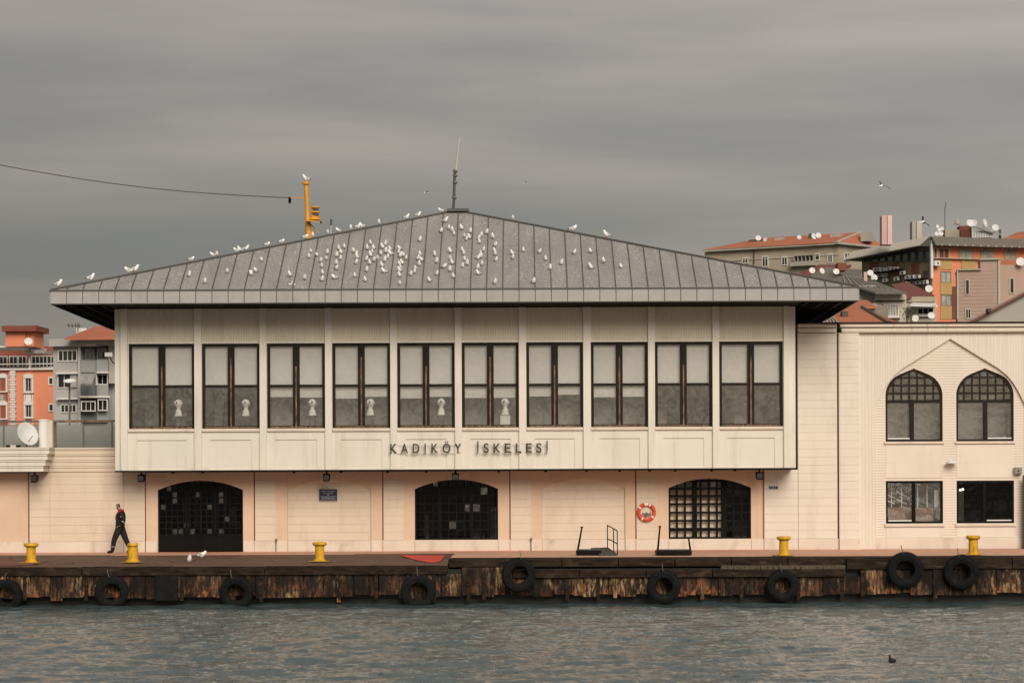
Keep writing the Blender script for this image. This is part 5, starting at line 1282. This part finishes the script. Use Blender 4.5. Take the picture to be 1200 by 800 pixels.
f4.window(o3, 932, 955.5, 301.5, 309.5, PALE, 4, .7, out=.9); f4.part('balcony', PALE, o3, 928, 956, 309.5, 314, 0, 1.2)
f4.window(o3, 957, 963, 300, 308, WH, 0, .9); f5.window(o3, 992, 999, 299.5, 309.5, WH, 1, .8)
for a, b, c_, d_, m in ((880, 895, 283, 289, DKR), (910, 919.5, 281, 286, PALE), (950, 958, 276.5, 285, DKR), (975, 987, 277, 285.5, PALE), (828, 840, 290.5, 300, PALE), (1011, 1021, 274.5, 284, PALE)):
    f4.part('chimney', m, o3, a, b, c_, d_ + 2, -6, -4)
f4.part('downpipe', DKR, o3, 885, 886, 296, 312, 0, .2)
for i, (px, py, r, lab) in enumerate(((891, 281.5, .42, 'largest white dish by the long dark chimney stack'), (900, 283, .36, 'small tilted white dish right of the long chimney stack'), (939, 281, .32, 'lone white dish at the ridge of the beige block'),
                        (956, 280, .45, 'left of two close white dishes on the beige block roof'), (961.5, 279, .42, 'right of two close white dishes on the beige block roof'))):
    dish(P(px, py, 338), r, lab, 'dishes on the beige block', random.uniform(-.8, .8) if i % 2 else .1, .3)
# --- right: orange and ochre block
f6 = Fac(1008, 312, 1094, 295); f7 = Fac(1094, 295, 1270, 301)
o4 = thing('apartment_building', 'orange and ochre corner block with grey overhanging roof', 'building', (f6.B[0], f6.B[1] + 8, 10))
zt6 = f7.z(1096, 293)
f6.part('wall', OLV, o4, 1012, 1094, 300, 420, -.3, 0, z0=5, z1=zt6); f7.part('wall', ORW, o4, 1094, 1262, 300, 420, -.303, -.003, z0=5, z1=zt6)
# roof slab with ribs
def pt(f, px, o, z): t0 = f.t(px, 300)[0]; return (*(f.A + f.d * t0 + f.n * o), z)
zr = zt6; hs = 1.25
rr = MB(); rr.hexa([pt(f6, 1003, 1.6, zr), pt(f6, 1094, 1.6, zr), pt(f6, 1094, -10, zr), pt(f6, 1003, -10, zr)], [pt(f6, 1008, .3, zr + hs), pt(f6, 1094, .3, zr + hs), pt(f6, 1094, -10, zr + hs), pt(f6, 1008, -10, zr + hs)])
rr.build('canopy', DKR, o4); rr = MB()
rr.hexa([pt(f7, 1093, 1.6, zr), pt(f7, 1262, 1.6, zr), pt(f7, 1262, -10, zr), pt(f7, 1093, -10, zr)], [pt(f7, 1093, .3, zr + hs), pt(f7, 1262, .3, zr + hs), pt(f7, 1262, -10, zr + hs), pt(f7, 1093, -10, zr + hs)])
rf4 = rr.build('roof', GRROOF, o4)
for i in range(30):
    p_ = 1005 + i * 3.0; p0 = pt(f6, p_, 1.75, zr + .1); p1 = pt(f6, p_ + 1.2, .5, zr + hs - .1)
    MB().hexa([p0, (p0[0] + .2, p0[1], p0[2]), (p1[0] + .2, p1[1], p1[2]), p1], [(p0[0], p0[1], p0[2] + .15), (p0[0] + .2, p0[1], p0[2] + .15), (p1[0] + .2, p1[1], p1[2] + .15), (p1[0], p1[1], p1[2] + .15)]).build('roof_rib', PALE, rf4)
mb = MB()
for i in range(14): mb.tube(pt(f7, 1098 + i * 9, 1.7, zr + .05), pt(f7, 1100 + i * 9, 1.7, zr + .05), .12)
mb.build('gutter_bracket', PALE, rf4)
f6.part('frieze', PALE, o4, 1012, 1093.5, 293.5, 297, 0, .3)
for i in range(9):
    a = 1014 + i * 8.9; f6.window(o4, a, a + 8.0, 297.5, 310.5, mat('dark green frame', (.04, .06, .06), .5) if 'dark green frame' not in MATS else MATS['dark green frame'], 0, .8)
for a, b in ((1021, 1031), (1047, 1055), (1070, 1079)): f6.part('brown_panel', BRN, o4, a, b, 311.5, 326, 0, .08)
f6.window(o4, 1084, 1089.3, 321.5, 332, BRN, 0, .5); f6.part('pipe', WHITEM, o4, 1092, 1093.5, 290, 330, .1, .4)
f7.part('corner_post', PKC, o4, 1094.2, 1096, 290, 312, 0, .25)
for a, b in ((1096.5, 1101), (1102.5, 1115)): f7.window(o4, a, b, 294.5, 308, CRM, 1 if b - a > 6 else 0, .9, BRN)
for a, b in ((1126.5, 1143), (1152, 1167.5), (1179.5, 1193.5)): f7.window(o4, a, b, 295, 308.7, OCH, 1, 1.2, CURT)
f7.part('ledge', PALE, o4, 1096, 1262, 308.8, 309.6, 0, .5)
for a, b, m in ((1104, 1118, OCH), (1129, 1145, OCH), (1151, 1168, OCH)): f7.part('spandrel', m, o4, a, b, 309.8, 320, 0, .1)
f7.part('spandrel', OCH, o4, 1104, 1117.5, 335.5, 349, 0, .1); f7.part('spandrel', OCH, o4, 1104, 1117.5, 362.5, 378, 0, .1)
f7.part('shade_strip', BRN, o4, 1117.5, 1123, 340, 378, 0, .12)
for a, b in ((322, 335.5), (349.3, 362.5)): f7.window(o4, 1104.8, 1117, a, b, OLV, 1, .8, CURT)
f7.part('red_roof_strip', TILE, o4, 1172, 1210, 309.8, 316, .1, 2.0)
# rooftop
fr_ = Fac(1060, 300, 1230, 300)
for a, b, c_, d_, m, nm in ((1036, 1043, 256, 290, PKC, 'chimney'), (1043, 1048, 256, 290, col('sunlit pink chimney face', (.75, .52, .48)), 'chimney'), (1071.5, 1077, 263, 290, PALE, 'chimney'), (1077, 1083, 263, 290, CRM, 'chimney'), (1110, 1128, 273.5, 283, BEI, 'roof_hut'), (1127, 1141, 269, 283, BRN, 'roof_hut'), (1176, 1178, 273, 284, PALE, 'vent_pipe')):  # right chimney halves painted paler as their sunlit faces
    fr_.part(nm, m, o4, a, b, c_, d_, -1.5, .2 if a not in (1043, 1077) else .4)
fr_.part('hut_wall', WHITEM, o4, 1141.5, 1166, 275, 283, 0, .6)
mb = MB(); mb.slab([P(1141, 269, 299), P(1176, 279, 299), P(1176, 278, 301), P(1141, 268.5, 301)], .2); mb.build('hut_roof', GRD, o4)
for a in range(1144, 1164, 3): fr_.part('hut_slat', GRD, o4, a, a + .4, 275.5, 283, .6, .65)
MB().path([P(1110, 283, 300), P(1110, 251, 300), P(1111.5, 241, 300)], .06).build('aerial_mast', STEEL, o4)
mb = MB(); mb.lathe([(.35, -.1), (.35, .1), (.1, .6), (0, .65)], P(1124.5, 266.5, 300), 10); mb.build('cowl', PALE, o4)
for i, (px, py, r, lab, yw_) in enumerate(((1101.5, 269.5, .22, 'topmost small dish in the cluster left of the roof aerial', 0), (1103, 273.5, .24, 'middle-left small dish in the cluster by the roof aerial', .3), (1107, 272, .24, 'right small dish in the cluster by the roof aerial', -.3), (1100.5, 278, .28, 'lowest left dish in the cluster by the roof aerial', 0), (1105.5, 278, .28, 'lowest right dish in the cluster by the roof aerial', 0),
                       (1139, 266, .48, 'left dish behind the brown rooftop hut', .3), (1144, 266, .45, 'right dish behind the brown rooftop hut', -.4), (1156, 266, .55, 'tall tilted dish on the white rooftop hut', .9), (1169, 271.5, .43, 'rightmost white dish on the rooftop of the corner block', 0), (1090.5, 342.5, .47, 'round white dish low on the corner of the orange block', 0))):
    dish(P(px, py, 297.5 if i < 9 else 290), r, lab, 'dishes on the corner block', yw_, .25)
acs = [(405,80),(432,80),(475,80),(535,75),(575,74),(610,72),(400,137),(445,137),(500,137),(500,187),(675,115),(613,175),(725,160),(770,157),(825,157),(730,215),(770,215),(830,215),(905,210)]
fac_ = Fac(1008, 311.8, 1094, 294.8)
ORD_ = ['first', 'second', 'third', 'fourth', 'fifth', 'sixth']
acl = ['%s air conditioner from the left in the top row on the olive wall' % o for o in ORD_] + ['%s air conditioner from the left in the second row on the olive wall' % o for o in ORD_[:3]] + ['lone air conditioner hanging below the second row on the olive wall', 'air conditioner between the two racks, upper one', 'air conditioner between the two racks, lower one'] + ['%s air conditioner from the left in the upper row of the right rack' % o for o in ORD_[:3]] + ['%s air conditioner from the left in the lower row of the right rack' % o for o in ORD_[:3]] + ['lone air conditioner below the small window by the orange corner']
for (a, b), l_ in zip(acs, acl): ac_unit(fac_, 980 + a * .11667, 310 + b * .11667, l_, 'stacked air conditioners on the olive wall')
ac_unit(Fac(1094, 294.5, 1250, 303.5), 1101, 312.5, 'single white air conditioner on the orange corner column', None, 6.5, 6)
fac_.part('ac_rack', BLACK, o4, 1023, 1055, 321.3, 322.2, .1, 1.0); fac_.part('ac_rack', BLACK, o4, 1062, 1080, 331, 332, .1, 1.0)
# --- right: pinkish blank gable block
f8 = Fac(1123, 260, 1174, 259.3); f9 = Fac(1176, 262, 1270, 264)
o5 = thing('apartment_building', 'pinkish brick block with few slim windows before the orange block', 'building', (f8.A[0] + 2, f8.A[1] + 3, 8))
f8.part('wall', PINKB, o5, 1124, 1152, 320, 400, -5, 0, z0=5); f8.part('wall', PINKB, o5, 1151, 1172, 308, 400, -5, .01, z0=5)
f8.part('edge_trim', CRM, o5, 1123.5, 1125, 320.5, 378, 0, .2); f8.part('edge_trim', CRM, o5, 1172, 1174.5, 307.5, 367, 0, .2)
f8.part('parapet', PALE, o5, 1123.5, 1152, 319.5, 321, -5, .3); f8.part('parapet', PALE, o5, 1150.6, 1175, 307, 309, -5, .3)
f9.part('wall', PINKB, o5, 1174.5, 1262, 316, 400, -6, 0, z0=5); f9.window(o5, 1185, 1191, 330, 349, CRM, 0, 1.2)
f8.window(o5, 1133, 1138.5, 331.5, 350, CRM, 0, 1.1); f8.window(o5, 1133, 1140, 366, 378, CRM, 1, 1.1)
mb = MB()
for k in range(14): f8.box(mb, 1125.5, 1171.5, 322 + k * 4.2, 322.35 + k * 4.2, .01, .03)
mb.build('brick_course', BEI, o5)
dish(P(1198, 312, 262), .5, 'white dish cut by the right picture edge', None, 0, .3)
# --- right: pale gable wall
o6 = thing('warehouse', 'plain grey gable-ended building with sloping roof edge at the far right', 'building', P(1190, 390, 205)[:2] + (5,))
g = [P(1140, 381, 205), P(1178, 361, 205), P(1262, 318, 205), P(1262, 560, 205), P(1140, 560, 205)]
mb = MB(); n_ = len(g); mb.add(g + [(p[0], p[1] + 8, p[2]) for p in g], [tuple(range(n_)), tuple(range(2 * n_ - 1, n_ - 1, -1))] + [(i, (i + 1) % n_, n_ + (i + 1) % n_, n_ + i) for i in range(n_)]); mb.build('wall', PALE, o6)
mb = MB(); mb.slab([P(1138, 381.5, 204.5), P(1262, 317, 204.5), P(1262, 316, 213), P(1138, 380.5, 213)], .18); mb.build('roof_edge', TILED, o6)
MB().box(P(1158, 374, 204.6)[0], P(1162, 374, 204.6)[0], 122, 123, P(1160, 371, 205)[2], P(1160, 367, 205)[2]).build('roof_vent', DKR, o6)
# --- right: low houses
f10 = Fac(975, 218, 1062, 217)
o7 = thing('house', 'cream house with grey sheet roof and barred white window', 'house', (f10.A[0] + 5, f10.A[1] + 4, 8))
f10.part('wall', CRM, o7, 1026, 1064, 350, 400, -7, 0, z0=5); f10.part('side_wall', PALE, o7, 960, 1028, 338, 400, -7, -.5, z0=5)
f10.part('band', CRM, o7, 1027, 1063, 346, 355, 0, .5); f10.part('soffit_shadow', DKR, o7, 1028, 1060, 355.5, 356.5, 0, .3)
f10.part('grey_bay', GRP, o7, 960, 1009, 340, 355, -.5, .1)
mb = MB(); mb.slab([P(938, 335, 221), P(987, 326.5, 226), P(1020, 331, 226), P(1064, 346.5, 215.5), P(1028, 346, 215.5), P(985, 333, 220)], .15)
mb.build('roof', GRROOF, o7)
mb = MB()
for i in range(9):
    u = i / 9; a = P(990 + 32 * u, 327 + 4 * u, 225.8); b = P(992 + 68 * u * .95, 335 + 10.5 * u, 218.5 - 2 * u); mb.tube((a[0], a[1], a[2] + .1), (b[0], b[1], b[2] + .1), .04)
mb.build('roof_rib', PALE, o7)
f10.window(o7, 1038, 1055, 360, 374.5, WH, 4, .9, CURT); f10.part('doorway', BEI, o7, 1028.5, 1036.5, 359, 372, 0, .1)
f10.part('ledge', WH, o7, 1036, 1057, 374.5, 376, 0, .6); f10.part('chimney', PKC, o7, 1014.5, 1018.5, 322, 333, -6, -5)
mb = MB(); f10.box(mb, 1023, 1028, 325, 331, -6, -5.5); mb.build('roof_hatch', WHITEM, o7)
for i, (px, py, lab) in enumerate(((1022, 323.5, 'upper dish on the grey sheet roof by its pink chimney'), (1027, 328.5, 'lower dish on the grey sheet roof'), (982, 321.5, 'white dish near the maroon gable roof'), (965, 320.5, 'middle dish by the maroon gable roof'), (953.8, 320, 'leftmost dish peeping above the terminal roof'))):
    dish(P(px, py, 224), .30, lab, 'dishes on the low houses', .6 if i % 2 else .1, .3)
f11 = Fac(1060, 229, 1102, 228.6)
o8 = thing('house', 'small cream house with striped awning and maroon lean-to roof', 'house', (f11.A[0] + 2, f11.A[1] + 3, 8))
f11.part('wall', CRM, o8, 1060, 1099, 353, 400, -6, 0, z0=5); 
mb = MB(); mb.slab([P(1046, 337, 234), P(1066, 334, 240), P(1097, 350, 231), P(1062, 352, 228)], .2); mb.build('roof', MAR, o8)
f11.part('parapet', BEI, o8, 1060, 1098, 351.5, 357.5, 0, .2)
mb = MB(); mb.slab([P(1068, 361.5, 227), P(1101, 362.5, 227), P(1097, 358.5, 229), P(1071, 358, 229)], .1); mb.build('awning', WHITEM, o8)
for a in range(1070, 1100, 3): f11.part('awning_stripe', GRD, o8, a, a + 1.2, 361.8, 363.5, 1.6, 1.7)
f11.window(o8, 1077, 1096, 364.5, 372.5, WH, 2, .9, BLACK); f11.part('ledge', WH, o8, 1075, 1098, 373, 374.5, 0, .5)
for i, (px, py, lab) in enumerate(((1074, 377, 'left white dish in front of the small awning house'), (1093, 374, 'right white dish in front of the small awning house'))): dish(P(px, py, 222), .34, lab, 'dishes on the low houses', .1, .3)
# orange tiled house just behind the wing
o9 = thing('house', 'low house with bright terracotta hipped roof just above the wing coping', 'house', P(1000, 400, 165)[:2] + (3,))
mb = MB(); mb.slab([P(962, 383, 160), P(1043, 383, 160), P(1012, 364, 168), P(990, 364, 168)], .2); mb.slab([P(990, 364, 168), P(1012, 364, 168), P(1060, 383, 176), P(950, 383, 176)], .2)
rfh = mb.build('roof', TILE, o9)
MB().box(P(962, 383, 161)[0], P(1042, 383, 161)[0], 80, 90, 0, P(1000, 383, 161)[2] - .1).build('wall', CRM, o9)
MB().path([P(1012, 363.5, 168), P(1043, 382.5, 160)], .14).build('hip_ridge', DKR, o9)
MB().box(P(990, 372, 163)[0], P(997, 372, 163)[0], 81.5, 82.5, P(993, 377, 163)[2], P(993, 367, 163)[2]).build('chimney', DKR, o9)
o10 = thing('house', 'pale house with weathered grey-pink lean-to roof beside the dark eave', 'house', P(1005, 400, 185)[:2] + (5,))
f12 = Fac(990, 186, 1030, 185)
f12.part('wall', BEI, o10, 990, 1027, 359, 400, -5, 0, z0=4); mb = MB(); mb.slab([P(992, 362, 183), P(1028, 362, 183), P(1018, 355, 188), P(1004, 355, 188)], .2); mb.build('roof', TILE, o10); f12.part('fascia', CRM, o10, 994, 1028, 361, 363, 0, .8)
o11 = thing('shed', 'small weathered grey-pink corrugated shed roof beside the dark eave corner', 'shed', P(965, 400, 140)[:2] + (3,))
mb = MB(); mb.slab([P(945, 384, 138), P(990, 384, 138), P(974, 371, 144), P(966, 371, 144)], .15)
mb.build('roof', col('weathered pink grey sheet', (.30, .24, .22)), o11); MB().box(P(950, 384, 139)[0], P(985, 384, 139)[0], 57.5, 62, 0, P(965, 384, 139)[2] - .1).build('wall', CRM, o11)
for i in range(9):
    a_ = P(947 + i * 4.8, 383.5, 137.9); b_ = P(966.5 + i * .95, 371.2, 143.5); MB().tube((a_[0], a_[1], a_[2] + .04), (b_[0], b_[1], b_[2] + .04), .05, .05, 5).build('roof_rib', PALE, o11)
# maroon gable behind
o12 = thing('house', 'small house with maroon gable roof in front of the long beige block', 'house', P(970, 400, 260)[:2] + (5,))
mb = MB(); mb.slab([P(936, 324, 256), P(985, 324, 256), P(1000, 313.5, 263), P(962, 313, 263)], .2); mb.build('roof', MAR, o12); mb = MB(); mb.box(P(940, 324, 257)[0], P(995, 324, 257)[0], 175.5, 183, 5, P(960, 324, 257)[2] - .1); mb.build('wall', PALE, o12)
f13 = Fac(984, 252, 1000, 252); f13.part('brick_stack', TILED, o12, 984, 994, 311, 320, -2, 0)
mb = MB(); mb.slab([P(940, 332, 250), P(1010, 332, 250), P(1012, 319, 258), P(970, 316, 258)], .2); mb.build('lower_roof', GRROOF, o12)
# far right: tiled roof behind the corner block
o13 = thing('house', 'terracotta roof with dish peeping over the corner block at far right', 'house', P(1200, 400, 330)[:2] + (8,))
mb = MB(); mb.slab([P(1178, 284, 325), P(1262, 284, 325), P(1262, 270, 332), P(1195, 277, 332)], .2); mb.build('roof', TILE, o13); MB().box(P(1180, 284, 326)[0], P(1262, 284, 326)[0], 245, 255, 5, P(1220, 285, 326)[2]).build('wall', BEI, o13)
# bare shrub by the awning house
sh = thing('shrub', 'small dark scraggly shrub beside the awning house', 'shrub', P(1067, 378, 214))
mb = MB(); random.seed(8)
c_ = P(1066.5, 371, 214)
for i in range(420):
    a_ = random.uniform(0, 2 * pi); r_ = abs(random.gauss(0, .42)); h_ = random.gauss(0, .42); x_, y_, z_ = c_[0] + cos(a_) * r_, c_[1] + sin(a_) * r_, c_[2] + h_ ; s_ = random.uniform(.03, .08); t_ = random.uniform(0, 3)
    mb.quad((x_, y_, z_), (x_ + s_ * cos(t_), y_ + s_ * .5, z_ + s_ * sin(t_)), (x_ + s_ * cos(t_) - s_ * sin(t_), y_, z_ + s_ * (sin(t_) + cos(t_))), (x_ - s_ * sin(t_), y_ - s_ * .4, z_ + s_ * cos(t_)))
mb.build('foliage', mat('dark foliage', (.05, .055, .03), .8, var=.4, vscale=4), sh)
mb = MB(); g0 = (c_[0], c_[1], P(1067, 384, 214)[2] - 2)
for i in range(9): mb.tube(g0, (c_[0] + random.uniform(-.4, .4), c_[1] + random.uniform(-.3, .3), c_[2] + random.uniform(-.3, .3)), .04, .01, 5)
mb.build('stem', BRN, sh)

# ================================================================== WATER AND LAND
def water_mesh():
    x0, x1, y0, y1 = -27., 27., -56., YQ + .45
    nx, ny = 700, 640
    xs = np.linspace(x0, x1, nx); ys = np.linspace(y0, y1, ny); X, Y = np.meshgrid(xs, ys)
    rng = np.random.default_rng(5); Z = np.zeros_like(X)
    for i in range(110):
        lam = float(np.exp(rng.uniform(np.log(.35), np.log(4.5)))); k = 2 * pi / lam; th = rng.normal(-1.45, .50)
        amp = .0042 * lam ** .9 * (1.0 if lam < 2.0 else .5); ph = rng.uniform(0, 2 * pi)
        u = X * cos(th) + Y * sin(th)
        mod = .6 + .4 * np.sin(X * .21 * rng.uniform(.3, 1) + Y * .17 * rng.uniform(.3, 1) + ph)
        s = np.sin(k * u + ph); Z += amp * mod * (s + .25 * (1 - 2 * np.abs(s)))
    fade = np.clip(np.minimum.reduce([(X - x0) / 2, (x1 - X) / 2, (Y - y0) / 2]), 0, 1)
    Z = Z * fade - 1.35
    V = np.stack([X, Y, Z], -1).reshape(-1, 3)
    idx = np.arange(nx * ny).reshape(ny, nx)
    q = np.stack([idx[:-1, :-1], idx[:-1, 1:], idx[1:, 1:], idx[1:, :-1]], -1).reshape(-1, 4)
    # surrounding big sheets share the rim height
    B = 3000.
    rim = np.array([(-B, -B, -1.35), (x0, -B, -1.35), (x1, -B, -1.35), (B, -B, -1.35), (-B, y0, -1.35), (B, y0, -1.35), (-B, y1, -1.35), (x0, y1, -1.35), (x1, y1, -1.35), (B, y1, -1.35), (x0, y0, -1.35), (x1, y0, -1.35)])
    n0 = len(V); V = np.vstack([V, rim])
    big = [(0, 1, 10, 4), (1, 2, 11, 10), (2, 3, 5, 11), (4, 10, 7, 6), (11, 5, 9, 8)]
    q = np.vstack([q, np.array(big) + n0])
    me = bpy.data.meshes.new('water'); me.vertices.add(len(V)); me.vertices.foreach_set('co', V.astype(np.float32).ravel())
    me.loops.add(q.size); me.loops.foreach_set('vertex_index', q.astype(np.int32).ravel())
    me.polygons.add(len(q)); me.polygons.foreach_set('loop_start', np.arange(0, q.size, 4, dtype=np.int32))
    try: me.polygons.foreach_set('loop_total', np.full(len(q), 4, dtype=np.int32))
    except Exception: pass
    me.polygons.foreach_set('use_smooth', np.ones(len(q), dtype=bool)); me.update(); me.validate(); return me
wm = bpy.data.materials.new('sea water'); wm.use_nodes = True; nt = wm.node_tree; b = nt.nodes['Principled BSDF']
b.inputs['Base Color'].default_value = (.050, .082, .086, 1); b.inputs['Roughness'].default_value = .04; b.inputs['IOR'].default_value = 1.40; b.inputs['Specular IOR Level'].default_value = .95
geo = nt.nodes.new('ShaderNodeNewGeometry'); mp = nt.nodes.new('ShaderNodeMapping'); mp.inputs['Scale'].default_value = (1, .55, 1)
n1 = nt.nodes.new('ShaderNodeTexNoise'); n1.inputs['Scale'].default_value = 5.5; n1.inputs['Detail'].default_value = 5; n1.inputs['Roughness'].default_value = .6; n1.inputs['Distortion'].default_value = .5
bp = nt.nodes.new('ShaderNodeBump'); bp.inputs['Distance'].default_value = .065; bp.inputs['Strength'].default_value = 1.0
nt.links.new(geo.outputs['Position'], mp.inputs[0]); nt.links.new(mp.outputs[0], n1.inputs['Vector']); n2 = nt.nodes.new('ShaderNodeTexNoise'); n2.inputs['Scale'].default_value = 17; n2.inputs['Detail'].default_value = 3; nt.links.new(mp.outputs[0], n2.inputs['Vector'])
ma = nt.nodes.new('ShaderNodeMath'); ma.operation = 'MULTIPLY_ADD'; ma.inputs[1].default_value = .30; nt.links.new(n2.outputs['Fac'], ma.inputs[0]); nt.links.new(n1.outputs['Fac'], ma.inputs[2]); nt.links.new(ma.outputs[0], bp.inputs['Height']); nt.links.new(bp.outputs[0], b.inputs['Normal'])
me = water_mesh(); me.materials.append(wm); struct(put('sea_water', me, (0, 0, 0)))
# land
LAND = mat('city ground', (.12, .11, .09), .9, var=.3, vscale=.1)
def land_z(x, y):
    r = max(0., min(1., (y - 70) / 180)); g = max(0, min(1, (x + 10) / 60))
    return -.65 + 6 * r * r * (3 - 2 * r) + 14 * r * r * (3 - 2 * r) * g
xs = [-3000, -1200, -500] + list(range(-300, 301, 30)) + [500, 1200, 3000]; ys = [-8.0, 10, 30, 50] + list(range(70, 331, 26)) + [500, 1000, 3000]
V = [(x, y, land_z(x, y)) for y in ys for x in xs]; n = len(xs)
Fc = [(j * n + i, j * n + i + 1, (j + 1) * n + i + 1, (j + 1) * n + i) for j in range(len(ys) - 1) for i in range(n - 1)]
struct(MB().add(V, Fc).build('land', LAND))
# quay continuing along the shore beyond the frame
for xa, xb in ((-3000, XD0), (XD1, 3000)):
    struct(MB().box(xa, xb, YQ + .4, -7, -4, -.6).build('shore_wall', WET))
    struct(MB().box(xa, xb, YQ + .4, 4, -.599, -.01).build('shore_pavement', PINK))
